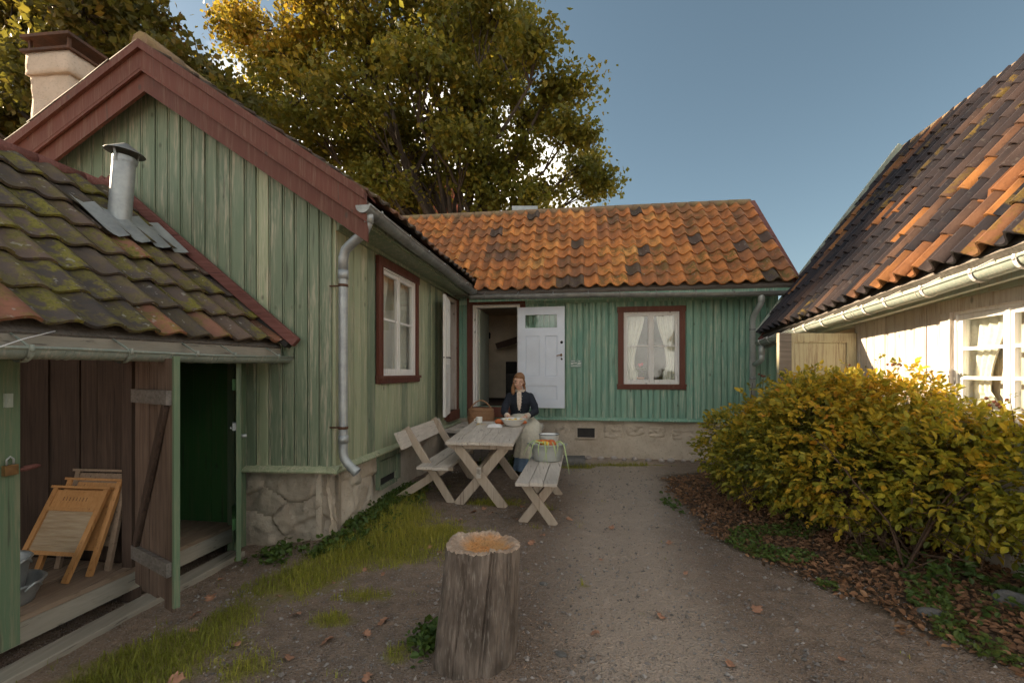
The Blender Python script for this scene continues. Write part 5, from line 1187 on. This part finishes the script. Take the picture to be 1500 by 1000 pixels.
def loft(path, mat, nm, fold=.03, n=40, sc_=1.):
    rg = []
    for i, (c, rx, ry, tx) in enumerate(path):
        c = Vector(c); a = Vector(path[max(0, i-1)][0]); b = Vector(path[min(len(path)-1, i+1)][0]); t_ = (b-a).normalized(); X = Vector((1, 0, 0)); Y_ = t_.cross(X).normalized(); X = Y_.cross(t_)
        rg.append([c+X*rx*sc_*math.cos(q)*(1+fold*tx*math.sin(9*q+i*.3))+Y_*ry*sc_*math.sin(q)*(1+fold*tx*math.sin(11*q+1.+i*.25)) for q in [2*math.pi*k/n for k in range(n)]])
    return MB().rings(rg, False).build(nm, mat, PE)
sk = [((.12, 7.03, .86), .135, .12, .2), ((.12, 7.02, .80), .18, .16, .4), ((.14, 6.96, .74), .21, .15, .6), ((.19, 6.84, .72), .215, .12, .6), ((.23, 6.72, .69), .215, .11, .8), ((.235, 6.635, .62), .19, .12, 1.), ((.235, 6.61, .50), .175, .13, 1.8), ((.23, 6.60, .38), .185, .15, 2.6), ((.225, 6.595, .27), .20, .165, 3.2)]
loft(sk, 'apron', 'apron', .03)
loft([((.23, 6.63, .55), .16, .11, .5), ((.23, 6.60, .36), .17, .14, 2.), ((.225, 6.595, .20), .19, .165, 3.), ((.225, 6.59, .09), .205, .18, 3.4)], 'skirtblue', 'skirt', .03)
for x in (.17, .33): 
    g_ = gz(x, 6.55); MB().tube([Vector((x+.01, 6.68, g_+.10)), Vector((x+.01, 6.66, g_+.045)), Vector((x, 6.56, g_+.035)), Vector((x, 6.47, g_+.025))], [.045, .048, .042, .025], 10).build('shoe', 'shoe', PE)
hr = MB(); hr.ell(H(0, .034, .038), (.084, .095, .092), HM, 20, 14); hr.ell(H(0, -.030, .090), (.060, .042, .026), HM, 16, 10); hr.ell(H(.0, .115, .06), (.035, .04, .04), HM)
for s_ in (-1, 1):
    hr.tube([H(s_*.062, -.030, .085), H(s_*.074, -.020, .055), H(s_*.083, .012, .0), H(s_*.080, .045, -.06)], [.007, .009, .014, .022], 8)
hr.tube([H(-.075, .04, -.05), Vector((.02, 6.85, 1.27)), Vector((.015, 6.82, 1.225)), Vector((.015, 6.805, 1.185)), Vector((.02, 6.80, 1.16))], [.024, .030, .032, .026, .010], 10)
hr.tube([H(.06, .06, -.06), Vector((.19, 6.93, 1.26)), Vector((.20, 6.93, 1.21))], [.022, .022, .012], 10)
remesh(hr.build('hair', 'hair', PE), .006, 5)
fc = MB()
for s_ in (-1, 1):
    fc.tube([H(s_*.018, -.0905, .008), H(s_*.033, -.0885, .003), H(s_*.048, -.079, .007)], [.002, .0042, .002], 5)
    fc.tube([H(s_*.014, -.087, .032), H(s_*.034, -.086, .038), H(s_*.054, -.073, .032)], [.002, .004, .002], 5)
fc.build('lashes_and_brows', 'wbrown', body)
MB().tube([H(-.022, -.0835, -.062), H(-.008, -.0925, -.059), H(.008, -.0925, -.059), H(.022, -.0835, -.062)], [.003, .006, .006, .003], 6).build('lips', 'lips', body)
kn = thing('kitchen_knife', 'short kitchen knife in the hand of the seated woman', 'knife', (-.01, 6.41, .85))
MB().tube([Vector((-.035, 6.43, .845)), Vector((.02, 6.395, .85))], .009, 8).build('handle', 'wbrown', kn)
MB().hexa([Vector((.02, 6.394, .838)), Vector((.13, 6.34, .842)), Vector((.13, 6.342, .843)), Vector((.02, 6.397, .838)), Vector((.02, 6.394, .861)), Vector((.115, 6.345, .856)), Vector((.115, 6.347, .856)), Vector((.02, 6.397, .861))]).build('blade', 'zinc', kn)

# ------------------------------------------------------------------ foliage helpers
def unit(n): v = rng.normal(size=(n, 3)); return v/np.linalg.norm(v, axis=1, keepdims=True)
def leaves(P, size, aspect=.6, dirs=None, droop=0., fold=.25, six=False):
    n = len(P); d = unit(n) if dirs is None else dirs/np.linalg.norm(dirs, axis=1, keepdims=True)
    d[:, 2] -= droop; d /= np.linalg.norm(d, axis=1, keepdims=True)
    r = unit(n); s_ = np.cross(d, r); s_ /= np.linalg.norm(s_, axis=1, keepdims=True)+1e-9; nn = np.cross(s_, d)
    L = size[:, None] if np.ndim(size) else np.full((n, 1), size); W = L*aspect*.5
    if six:
        V = np.stack([P, P+d*L*.32+s_*W+nn*L*fold*.35, P+d*L*.68+s_*W*.85+nn*L*fold*.3, P+d*L-nn*L*.08, P+d*L*.68-s_*W*.85+nn*L*fold*.3, P+d*L*.32-s_*W+nn*L*fold*.35], 1).reshape(-1, 3)
        b = np.arange(n)[:, None]*6; F = np.concatenate([b+np.array([0, 1, 2, 3]), b+np.array([0, 3, 4, 5])])
        return V, F, 6
    V = np.stack([P, P+d*L*.5+s_*W+nn*L*fold*.4, P+d*L, P+d*L*.5-s_*W+nn*L*fold*.4], 1).reshape(-1, 3)
    b = np.arange(n)[:, None]*4; F = np.concatenate([b+np.array([0, 1, 2]), b+np.array([0, 2, 3])])
    return V, F, 4
def px(u, v, Y): return Vector(((u-750)/667*Y, Y, 1.5-(v-545)/667*Y))

# ------------------------------------------------------------------ trees beyond the roofs
def tree(name, label, base, fork, clumps, mat, nleaf, lsize, autumn_glow, seed):
    global rng
    rng = np.random.default_rng(seed); rr = random.Random(seed)
    T_ = thing(name, label, 'tree', base); base, fork = Vector(base), Vector(fork)
    tk = MB(); tk.tube([base, base.lerp(fork, .5)+Vector((rr.uniform(-.2, .2), 0, 0)), fork], [.5, .36, .26], 12); tr = tk.build('trunk', 'bark', T_)
    lv = []; tn = []; br = MB()
    for (c, r_) in clumps:
        c = Vector(c); st = base.lerp(fork, rr.uniform(.72, 1.)); L_ = (c-st).length
        mid = st.lerp(c, .5)+Vector((rr.gauss(0, .07), rr.gauss(0, .07), rr.uniform(.0, .14)))*L_; m1 = st.lerp(mid, .5)+Vector((rr.gauss(0, .04), rr.gauss(0, .04), rr.gauss(0, .04)))*L_; m2 = mid.lerp(c, .5)+Vector((rr.gauss(0, .05), rr.gauss(0, .05), rr.gauss(0, .05)))*L_
        br.tube([st, m1, mid, m2, c], [.11, .08, .055, .04, .025], 6, False)
        ns = max(9, int(17*r_*r_/1.4))
        for k in range(ns):
            v = Vector((rr.gauss(0, 1), rr.gauss(0, 1), rr.gauss(0, 1))).normalized()*(rr.random()**.45)*r_; v.z *= .8; q = c+v
            s0 = rr.choice([m2, c, c, c]); br.tube([s0, s0.lerp(q, .55)+Vector((rr.gauss(0, .1), rr.gauss(0, .1), rr.gauss(0, .1)))*r_, q], [.035, .022, .008], 4, False)
            n_ = int(nleaf*rr.uniform(.4, 1.6)); sg = rr.uniform(.20, .40)
            P = np.array(q)+rng.normal(size=(n_, 3))*np.array([sg, sg, sg*.7]); lv.append(P); tn.append(np.clip(autumn_glow(P)+rr.gauss(0, .10), 0, 1))
    br.build('branches', 'bark', tr)
    P = np.concatenate(lv); tt = np.concatenate(tn)
    V, F, k = leaves(P, lsize*rng.uniform(.6, 1.3, len(P)), .75, droop=.25)
    me = np_mesh('crown', V, F, np.repeat(tt, k)); o = put('crown', me, mat, T_); o['kind'] = 'stuff'; print(name, len(P)); return T_
def C(u, v, r, Y): p_ = px(u, v, Y); return (p_, r*Y/667)
rc = random.Random(21)
oak = [(358, 40, 36), (410, 80, 55), (380, 150, 50), (470, 30, 60), (440, 150, 55), (545, 70, 60), (520, 150, 55), (600, 10, 60), (610, 100, 60), (590, 190, 55), (500, 220, 48), (670, 60, 52), (720, 20, 45), (690, 150, 55), (640, 250, 45), (755, 85, 42), (770, 165, 48), (740, 230, 45), (790, 60, 26), (820, 125, 32), (835, 190, 34), (850, 245, 32), (800, 270, 34), (875, 265, 22), (720, 285, 36), (560, 265, 40), (600, 290, 36), (770, 295, 28), (520, 285, 30), (690, 250, 36), (470, -60, 65), (560, -60, 65), (660, -50, 60), (410, -50, 50), (730, -40, 35), (450, 235, 38), (680, 205, 40), (410, 205, 40)]
cl = [C(u+rc.uniform(-6, 6), v, r, 15+rc.uniform(-2.4, 2.4)) for u, v, r in oak]
cl += [C(u+rc.uniform(-40, 40), v+rc.uniform(-30, 30), r*.9, 17.5+rc.uniform(-1, 1)) for u, v, r in oak if rc.random() < .5 and u < 780]
def oak_glow(P):
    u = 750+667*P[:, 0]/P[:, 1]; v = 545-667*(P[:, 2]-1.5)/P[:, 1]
    return .26+.46*(1-sstep(330, 640, u))*(1-sstep(20, 230, v))+.12*(1-sstep(0, 250, v))  # golden upper left paints the backlit glow into the leaf colour
tree('oak_tree', 'tall spreading oak with olive and golden leaves behind the tiled roofs', (-1.9, 15.5, 0), (-1.8, 15.5, 5.4), cl, 'leaf_oak', 132, .165, oak_glow, 3)
mp_ = [(30, 30, 75), (120, 20, 75), (195, 30, 55), (240, 95, 42), (290, 125, 36), (60, 110, 65), (10, 190, 60), (330, 150, 36), (150, 90, 60), (230, 110, 50), (330, 190, 36), (20, -60, 75), (130, -60, 70), (-60, 60, 70), (-50, 180, 70), (380, 215, 30), (20, 250, 45), (100, 200, 50)]
cl = [C(u, v, r, 13+rc.uniform(-1.5, 1.5)) for u, v, r in mp_]+[C(u+rc.uniform(-30, 30), v+20, r*.8, 15.5) for u, v, r in mp_ if rc.random() < .6]
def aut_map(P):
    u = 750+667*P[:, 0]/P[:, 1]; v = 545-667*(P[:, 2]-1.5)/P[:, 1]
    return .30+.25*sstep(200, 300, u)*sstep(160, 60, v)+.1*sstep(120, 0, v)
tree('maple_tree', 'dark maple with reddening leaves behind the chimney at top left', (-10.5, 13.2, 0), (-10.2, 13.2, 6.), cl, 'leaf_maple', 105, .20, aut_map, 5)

# far house with a red hipped roof, behind the oak
FH = thing('far_house', 'distant house with a steep red tiled roof behind the oak', 'house', (-5.5, 25, 0))
t = NT('red_tile_courses'); wv = t.n('TexWave', {'wave_type': 'BANDS', 'bands_direction': 'X'}, Vector=t.pos(), Scale=1.6, Distortion=.3).outputs[0]; wz = t.n('TexWave', {'wave_type': 'BANDS', 'bands_direction': 'Z'}, Vector=t.pos(), Scale=1.3).outputs[0]
c = t.mix(t.rng(wv, .2, .8), (.16, .04, .02), (.46, .14, .07)); c = t.mix(t.rng(wz, .0, .35, .5, 0), c, (.1, .03, .02)); M['far_tile'] = t.pbr(c, .8, 0, t.bump(wv, .6, .05), .2)
a = [(-9.5, 22, 8), (-2.3, 22, 8), (-2.3, 28, 8), (-9.5, 28, 8)]; rd = [(-7.6, 25, 12.6), (-3.35, 25, 12.2)]
MB().add(a+rd, [(0, 1, 5, 4), (1, 2, 5), (2, 3, 4, 5), (3, 0, 4)]).build('roof', 'far_tile', FH); MB().box(-9.1, -2.7, 22.4, 27.6, 0, 8.1).build('wall', 'cream', FH)

# ------------------------------------------------------------------ rose bush by the pale house
rng = np.random.default_rng(9); rr = random.Random(9)
RB = thing('rose_bush', 'large overgrown rose bush with yellow green leaves before the pale house', 'bush', (2.9, 4.1, .05))
EL = [(2.72, 5.15, .62, .55, .62, .50), (2.60, 4.65, .62, .45, .5, .45), (3.0, 4.6, .85, .6, .6, .62), (2.85, 4.1, .82, .6, .55, .66), (3.1, 3.8, .88, .42, .5, .62), (2.85, 3.7, .72, .46, .45, .50), (3.1, 3.3, .78, .40, .42, .50), (3.28, 2.85, .78, .26, .36, .44), (3.2, 4.95, .85, .5, .5, .5), (3.05, 5.5, .55, .5, .45, .45)]
A_ = np.array(EL); A_[:, 0] += .06; A_[:, 5] *= .96
def bush_pts(n, lo, hi):
    vol = (A_[:, 3]*A_[:, 4]+A_[:, 3]*A_[:, 5]+A_[:, 4]*A_[:, 5]); k = rng.choice(len(A_), n, p=vol/vol.sum()); d = unit(n)
    nz = np.array([mnoise.noise(Vector(tuple(q*2.6))+Vector((int(kk)*3.3, 0, 0))) for q, kk in zip(d, k)])
    nz2 = np.array([mnoise.noise(Vector(tuple(q*6.5))+Vector((int(kk)*1.7, 5, 0))) for q, kk in zip(d, k)]); r_ = (lo+(hi-lo)*rng.random(n)**.6)*(1+.22*nz+.20*nz2)
    P = A_[k, :3]+d*A_[k, 3:]*r_[:, None]
    # keep what is not deep inside another mound, above ground, before the wall
    ins = np.zeros(n)
    for q in A_: ins = np.maximum(ins, 1-np.linalg.norm((P-q[:3])/q[3:], axis=1))
    wall = (P[:, 0]-4.25)*(-.982)+(P[:, 1]-7.14)*.187
    ok = (P[:, 2] > .16+.14*rng.random(n)) & (wall > .10) & (ins < (.36 if lo > .6 else 1.)) & (P[:, 1] > 2.0)
    return P[ok], d[ok]
def compound(P, d, droop=.5):
    n = len(P); ax = d+rng.normal(size=(n, 3))*.45; ax[:, 2] += .1; ax /= np.linalg.norm(ax, axis=1, keepdims=True); ax[:, 2] -= .15
    s_ = np.cross(ax, unit(n)*.6+np.array([0, 0, 1.])); s_ /= np.linalg.norm(s_, axis=1, keepdims=True)
    Ps, ds, sz = [], [], []; L = rng.uniform(.042, .108, n)
    for t_, sd_, k_ in ((.35, 1, .85), (.35, -1, .85), (.75, 1, 1.), (.75, -1, 1.), (1., 0, 1.15)):
        Ps.append(P+ax*(L*t_)[:, None]); dd = ax*(.45 if sd_ else 1.)+s_*sd_*.9+rng.normal(size=(n, 3))*.16; ds.append(dd); sz.append(L*.58*k_*rng.uniform(.85, 1.15, n))
    return np.concatenate(Ps), np.concatenate(ds), np.concatenate(sz)
def leaf_oriented(P, d, sz, aspect=.62):
    n = len(P); d = d/np.linalg.norm(d, axis=1, keepdims=True); up = np.array([0, 0, 1.])+rng.normal(size=(n, 3))*.42+np.array([-.15, -.35, 0]); s_ = np.cross(d, up); s_ /= np.linalg.norm(s_, axis=1, keepdims=True)+1e-9; nn = np.cross(s_, d)
    L = sz[:, None]; W = L*aspect*.5; f = L*.10
    V = np.stack([P, P+d*L*.30+s_*W*.95+nn*f, P+d*L*.66+s_*W*.85+nn*f*.8, P+d*L-nn*f*1.2, P+d*L*.66-s_*W*.85+nn*f*.8, P+d*L*.30-s_*W*.95+nn*f], 1).reshape(-1, 3)
    b = np.arange(n)[:, None]*6; return V, np.concatenate([b+np.array([0, 1, 2, 3]), b+np.array([0, 3, 4, 5])])
P, d = bush_pts(11000, .74, 1.02); bn = np.array([mnoise.noise(Vector(tuple(q*2.2))) for q in P]); tnt = np.clip(.36+.22*sstep(.5, 1.3, P[:, 2])+.16*sstep(4.8, 3.4, P[:, 1])+.38*bn+rng.normal(size=len(P))*.14, 0, 1)  # tint yellower towards top and near side, painting in the sunlight
ks = np.argsort(P[:, 1]+rng.random(len(P))*.9+.6*(P[:, 0]-2.7))[:300]; mask = np.ones(len(P), bool); mask[ks] = False
cp, cd, cs = compound(P[mask], d[mask]); V, F = leaf_oriented(cp, cd, cs); tt = np.tile(tnt[mask], 5)
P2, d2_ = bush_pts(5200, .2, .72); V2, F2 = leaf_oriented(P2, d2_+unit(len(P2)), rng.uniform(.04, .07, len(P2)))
me = np_mesh('foliage', np.concatenate([V, V2]), np.concatenate([F, F2+len(V)]), np.concatenate([np.repeat(tt, 6), np.full(len(V2), .06)])); fo = put('foliage', me, 'leaf_bush', RB); fo['kind'] = 'stuff'  # inner leaves get the darkest tint, painting in the shaded core
vm = []
for k in range(6):
    a_, b_, c_ = compound(np.zeros((1, 3)), np.array([[0, 1., 0]])); V, F = leaf_oriented(a_, b_, c_); me = np_mesh('leaf', V, F); me.materials.append(M['leaf_bush_obj']); vm.append(me)
for i in ks:
    q = Vector((0, 1, 0)).rotation_difference(Vector(d[i])); Mx = Matrix.Translation(Vector(P[i])) @ (q.to_matrix().to_4x4() @ Matrix.Rotation(rr.uniform(-.8, .8), 4, 'Y'))
    put('leaf', vm[rr.randrange(6)], None, RB, Mx)
stm = MB(); roots = [Vector((2.95+rr.uniform(-.2, .3), y, gz(2.8, y)-.02)) for y in np.linspace(3.3, 5.4, 16)]
for r_ in roots:
    for k in range(5):
        e_ = A_[rr.randrange(len(A_))]; tgt = Vector((e_[0]+rr.uniform(-.5, .4)*e_[3]*1.2, r_.y+rr.uniform(-.5, .5), e_[2]+rr.uniform(-.2, .95)*e_[5])); mid = r_.lerp(tgt, .5)+Vector((rr.gauss(0, .1), rr.gauss(0, .1), rr.uniform(.1, .3)))
        stm.tube([r_, r_.lerp(mid, .5)+Vector((rr.gauss(0, .03), 0, .06)), mid, tgt], [.010, .008, .006, .003], 4, False)
for k in range(240):   # tangle of bare twigs hanging at the front
    e_ = A_[rr.randrange(len(A_))]; p0 = Vector((e_[0]-rr.uniform(.2, .9)*e_[3], e_[1]-rr.uniform(-.3, .75)*e_[4], rr.uniform(.12, .55)))
    stm.tube([p0, p0+Vector((rr.gauss(0, .10), rr.gauss(0, .10), rr.uniform(-.08, .12))), p0+Vector((rr.gauss(0, .16), rr.gauss(0, .16), rr.uniform(-.12, .2)))], [.004, .003, .002], 4, False)
so_ = stm.build('stems', 'stem', RB); so_['kind'] = 'stuff'
sh2 = MB(); SP, SD = [], []; hp = MB()
for (u, v, Y, hgt_) in ((1118, 560, 5.2, .22), (1200, 555, 5.0, .2), (1245, 545, 4.6, .22), (1290, 525, 4.4, .26), (1345, 530, 4.2, .22), (1400, 560, 3.7, .18), (1270, 540, 4.9, .3), (1310, 540, 4.0, .2), (1455, 600, 3.1, .22), (1480, 590, 3.0, .22), (1160, 575, 5.0, .15), (1370, 535, 4.3, .18)):
    top_ = px(u, v-8, Y); lo = top_-Vector((rr.uniform(-.05, .05), 0, hgt_+.15)); sh2.tube([lo, lo.lerp(top_, .5)+Vector((rr.gauss(0, .02), 0, 0)), top_], [.006, .004, .002], 4, False)
    for k in range(6):
        q = lo.lerp(top_, .4+.6*k/5); SP.append(q); SD.append((rr.gauss(0, 1), rr.gauss(0, .6), .3))
    if rr.random() < .7:
        for k in range(7): hp.ell(top_+Vector((rr.gauss(0, .03), rr.gauss(0, .03), rr.gauss(0, .02))), .012, None, 6, 5)
sh2.build('shoots', 'stem', RB); ho = hp.build('seed_heads', 'hip', RB); ho['kind'] = 'stuff'
cp, cd, cs = compound(np.array([tuple(q) for q in SP]), np.array(SD)); V, F = leaf_oriented(cp, cd, cs*.8); so2 = put('shoot_leaves', np_mesh('shoot_leaves', V, F, np.full(len(V), .3)), 'leaf_bush', RB); so2['kind'] = 'stuff'

# ------------------------------------------------------------------ grass, weeds, litter, chips, gravel
def ground_z(x, y): return mound(x, y)
n = 330000; x = rng.uniform(-2.7, 2.2, n); y = rng.uniform(1.5, 7.6, n); gd = grassd(x, y)
nz = np.array([mnoise.noise(Vector((a*4., b*4., .3)))+.5*mnoise.noise(Vector((a*13., b*13., 1.3))) for a, b in zip(x, y)])
okm = (gd+nz*.50 > .36) & (rng.random(n) < .15+.85*gd**1.5)
xw = x-(-1.64+.154*(y-4.17)); okm &= ~((xw < .0) & (y > 4.1)); okm &= ~((x < -2.48+.154*(y-4.2)) & (y < 4.2))
x, y = x[okm], y[okm]; gd = gd[okm]; n = len(x); z = ground_z(x, y)
hh = (.015+.075*rng.random(n)**2.2)*(.55+.8*gd); a = rng.uniform(0, 6.28, n); ln = rng.uniform(.1, .9, n); wd = rng.uniform(.0014, .0026, n)
B = np.stack([x, y, z-.004], 1); D = np.stack([np.cos(a), np.sin(a), np.zeros(n)], 1); S = np.stack([-np.sin(a), np.cos(a), np.zeros(n)], 1)
m_ = B+D*(hh*ln*.35)[:, None]+np.array([0, 0, 1.])*(hh*.6)[:, None]; tpv = B+D*(hh*ln)[:, None]+np.array([0, 0, 1.])*(hh*(1-.35*ln))[:, None]
V = np.stack([B-S*wd[:, None], B+S*wd[:, None], m_+S*wd[:, None]*.8, tpv, m_-S*wd[:, None]*.8], 1).reshape(-1, 3); b = np.arange(n)[:, None]*5
F = np.concatenate([b+np.array([0, 1, 2]), b+np.array([0, 2, 4]), b+np.array([4, 2, 3])])
tw = np.clip(.45+.35*np.exp(-(((x+.85)/.5)**2+((y-4.35)/.5)**2))-.25*sstep(-1.4, -1.9, x)-.2*sstep(-.0, .35, -(x+1.64-.154*(y-4.17))+.35)+rng.normal(size=n)*.1, 0, 1)
o = put('grass', np_mesh('grass', V, F, np.repeat(tw, 5)), 'grassm'); tag(o, 'short patchy grass growing along the house wall and gravel', 'grass', kind='stuff'); print('grass', n)
# weeds along the side wall and at the block
wp = []
for k in range(210):
    y_ = rr.uniform(3.75, 5.9); x_ = -1.62+.154*(y_-4.17)+abs(rr.gauss(.06, .16)); wp.append((x_, y_, rr.uniform(.02, .07)))
for k in range(26): wp.append((-.44+rr.gauss(0, .06), 2.5+rr.gauss(0, .07), rr.uniform(.03, .10)))
for k in range(30): wp.append((-2.0+rr.gauss(0, .12), 3.95+rr.gauss(0, .15), rr.uniform(.03, .08)))
for k in range(7): wp.append((1.78+rr.gauss(0, .05), 5.0+rr.gauss(0, .15), rr.uniform(.03, .12)))
for k in range(40): wp.append((-.2+rr.gauss(0, .25), 6.9+rr.gauss(0, .1), rr.uniform(.05, .2)))
for k in range(45): wp.append((3.0+rr.gauss(0, .2), 2.75+rr.gauss(0, .25), rr.uniform(.03, .22)))
W = np.repeat(np.array(wp), 9, 0); Pw = np.stack([W[:, 0]+rng.normal(size=len(W))*.03, W[:, 1]+rng.normal(size=len(W))*.03, ground_z(W[:, 0], W[:, 1])+W[:, 2]*rng.random(len(W))], 1)
dw = unit(len(Pw)); dw[:, 2] = np.abs(dw[:, 2])*.5+.1; V, F = leaf_oriented(Pw, dw, rng.uniform(.025, .055, len(Pw)), .7)
o = put('weeds', np_mesh('weeds', V, F, np.full(len(V), .35)), 'weed'); tag(o, 'dark green low weeds at the foot of walls and bush', 'weeds', kind='stuff')
# leaf litter and ground cover under the bush
n = 26000; x = rng.uniform(1.6, 3.5, n); y = rng.uniform(1.9, 6.4, n); ld = litterd(x, y); nz = np.array([mnoise.noise(Vector((a*3., b*3., 4.))) for a, b in zip(x, y)])
okm = (rng.random(n) < .55*ld) & (ld+nz*.5 > .35); x, y = x[okm], y[okm]; P = np.stack([x, y, ground_z(x, y)+rng.uniform(.003, .022, len(x))], 1)
dl = unit(len(P)); dl[:, 2] *= .35; V, F = leaf_oriented(P, dl, rng.uniform(.022, .058, len(P)), .6)
o = put('leaf_litter', np_mesh('leaf_litter', V, F, rng.random(len(P)).repeat(6)), 'litter'); tag(o, 'brown dry leaf litter under and before the rose bush', 'leaf litter', kind='stuff')
n = 12000; x = rng.uniform(1.7, 3.2, n); y = rng.uniform(1.9, 4.6, n); ld = litterd(x, y); nz = np.array([mnoise.noise(Vector((a*2.3, b*2.3, 9.))) for a, b in zip(x, y)])
okm = (ld > .4) & (nz > .08); x, y = x[okm], y[okm]; P = np.stack([x, y, ground_z(x, y)+rng.uniform(.005, .04, len(x))], 1); dl = unit(len(P)); dl[:, 2] = np.abs(dl[:, 2])*.3
V, F = leaf_oriented(P, dl, rng.uniform(.018, .04, len(P)), .8); o = put('ground_cover', np_mesh('ground_cover', V, F, np.full(len(V), .75)), 'weed'); tag(o, 'small green creeping plants among the leaf litter', 'ground cover', kind='stuff')
# single fallen oak leaves
ol = []
for k in range(8): t_ = k/7; ol.append((t_*.075, (.016+.014*math.sin(math.pi*t_))*(1.25 if k % 2 else .65)))
vs = [(x_, w_, .012*math.sin(x_*60)+.01*abs(w_)/.03) for x_, w_ in ol]+[(x_, -w_, .010*math.sin(x_*50+1)) for x_, w_ in ol[::-1]]
lm = MB(); b = len(vs); lm.add(vs+[(x_, 0, .004*math.sin(x_*70)) for x_, _ in ol], [(i, i+1, b+i+1, b+i) for i in range(7)]+[(b+i, b+i+1, b-2-i, b-1-i) for i in range(7)]+[(b, b, b)][:0], True)
lme = lm.mesh('fallen_leaf'); lme.materials.append(M['fallen'])
zones = [('orange brown oak leaf fallen on the dark gravel at lower left', [(-1.0, 2.55), (-.85, 2.6), (-1.15, 2.35), (-.7, 2.25), (-1.5, 2.5), (-1.0, 2.15), (-1.7, 2.25), (-.55, 2.05), (-1.9, 2.0), (-.75, 2.75), (-1.3, 2.8)]),
         ('orange brown oak leaf fallen on the grass left of the chopping block', [(-1.1, 3.45), (-.95, 3.38), (-.62, 3.75), (-.7, 3.9), (-.45, 3.85), (-.42, 3.7), (-1.25, 3.2), (-1.55, 3.05)]),
         ('orange brown oak leaf fallen on the ground below the table and benches', [(-.38, 4.85), (-.2, 4.82), (.05, 4.6), (.3, 4.15), (-.3, 5.0), (.1, 5.0), (-.5, 4.6), (.55, 4.6), (.2, 4.0), (.05, 5.3)]),
         ('orange leaf lying on the open gravel path at right', [(.9, 2.75), (1.3, 3.4), (.7, 3.6), (1.55, 2.9), (1.1, 2.3), (.95, 4.4), (1.4, 4.0), (.5, 2.6), (1.7, 2.35)]),
         ('orange leaf fallen beside the plank sill of the outbuilding', [(-2.15, 3.25), (-2.05, 3.0), (-2.25, 3.5), (-1.95, 2.75)])]
for lab, pts in zones:
    for (x_, y_) in pts:
        Mx = Matrix.Translation((x_, y_, gz(x_, y_)+.012)) @ Matrix.Rotation(rr.uniform(0, 6.28), 4, 'Z') @ Matrix.Rotation(rr.uniform(-.3, .3), 4, 'X') @ Matrix.Scale(rr.uniform(.55, 1.1), 4)
        o = put('fallen_leaf', lme, None, None, Mx); tag(o, lab, 'leaf', lab.split(' fallen ')[-1].split(' lying ')[-1]+' leaves')
# chips
n = 420; a = rng.normal(size=(n, 2))*np.array([.28, .36])+np.array([.22, 2.45]); a2 = rng.uniform([-1.9, 1.7], [.6, 3.4], (500, 2)); a = np.concatenate([a, a2]); rad = np.hypot(a[:, 0]+.2, a[:, 1]-2.42); a = a[rad > .24]; n = len(a)
an = rng.uniform(0, 6.28, n); L = .003+.015*rng.random(n)**2; wd = rng.uniform(.0012, .0036, n); c_ = np.stack([a[:, 0], a[:, 1], ground_z(a[:, 0], a[:, 1])+.006], 1); D = np.stack([np.cos(an), np.sin(an), rng.uniform(-.2, .2, n)], 1); S = np.stack([-np.sin(an), np.cos(an), rng.uniform(-.3, .3, n)], 1)
V = np.stack([c_-D*L[:, None]-S*wd[:, None], c_+D*L[:, None]-S*wd[:, None]*.6, c_+D*L[:, None]*.9+S*wd[:, None], c_-D*L[:, None]+S*wd[:, None]*.7]+[c_-np.array([0, 0, .004])+D*L[:, None]*.1*0], 1)[:, :4].reshape(-1, 3); b = np.arange(n)[:, None]*4
o = put('wood_chips', np_mesh('wood_chips', V, b+np.array([0, 1, 2, 3]), rng.random(n).repeat(4)), 'chips'); tag(o, 'pale wood chips scattered round the chopping block', 'wood chips', kind='stuff')
# gravel stones
n = 34000; x = rng.uniform(-2.4, 2.6, n); y = 1.6+6.*rng.random(n)**1.8; ok_ = (grassd(x, y) < .5) & (np.hypot(x+.2, y-2.42) > .22) & ((x > -2.3) | (y > 4.3)) & (x > -1.55+.154*(y-4.17)-1.0*(y < 4.0)); x, y = x[ok_], y[ok_]; n = len(x); r_ = .0022+.013*rng.random(n)**7
c_ = np.stack([x, y, ground_z(x, y)+r_*.3], 1); o6 = np.array([[1, 0, 0], [-1, 0, 0], [0, 1, 0], [0, -1, 0], [0, 0, .7], [0, 0, -.7]]); J = o6[None]*(r_[:, None, None]*rng.uniform(.6, 1.4, (n, 6, 1)))
V = (c_[:, None]+J+rng.normal(size=(n, 6, 3))*(r_*.2)[:, None, None]).reshape(-1, 3); b = np.arange(n)[:, None]*6
F = np.concatenate([b+np.array(q) for q in ([0, 2, 4], [2, 1, 4], [1, 3, 4], [3, 0, 4], [2, 0, 5], [1, 2, 5], [3, 1, 5], [0, 3, 5])])
o = put('gravel', np_mesh('gravel', V, F, rng.random(n).repeat(6)), 'stones'); tag(o, 'loose grey gravel stones strewn over the yard', 'gravel', kind='stuff')
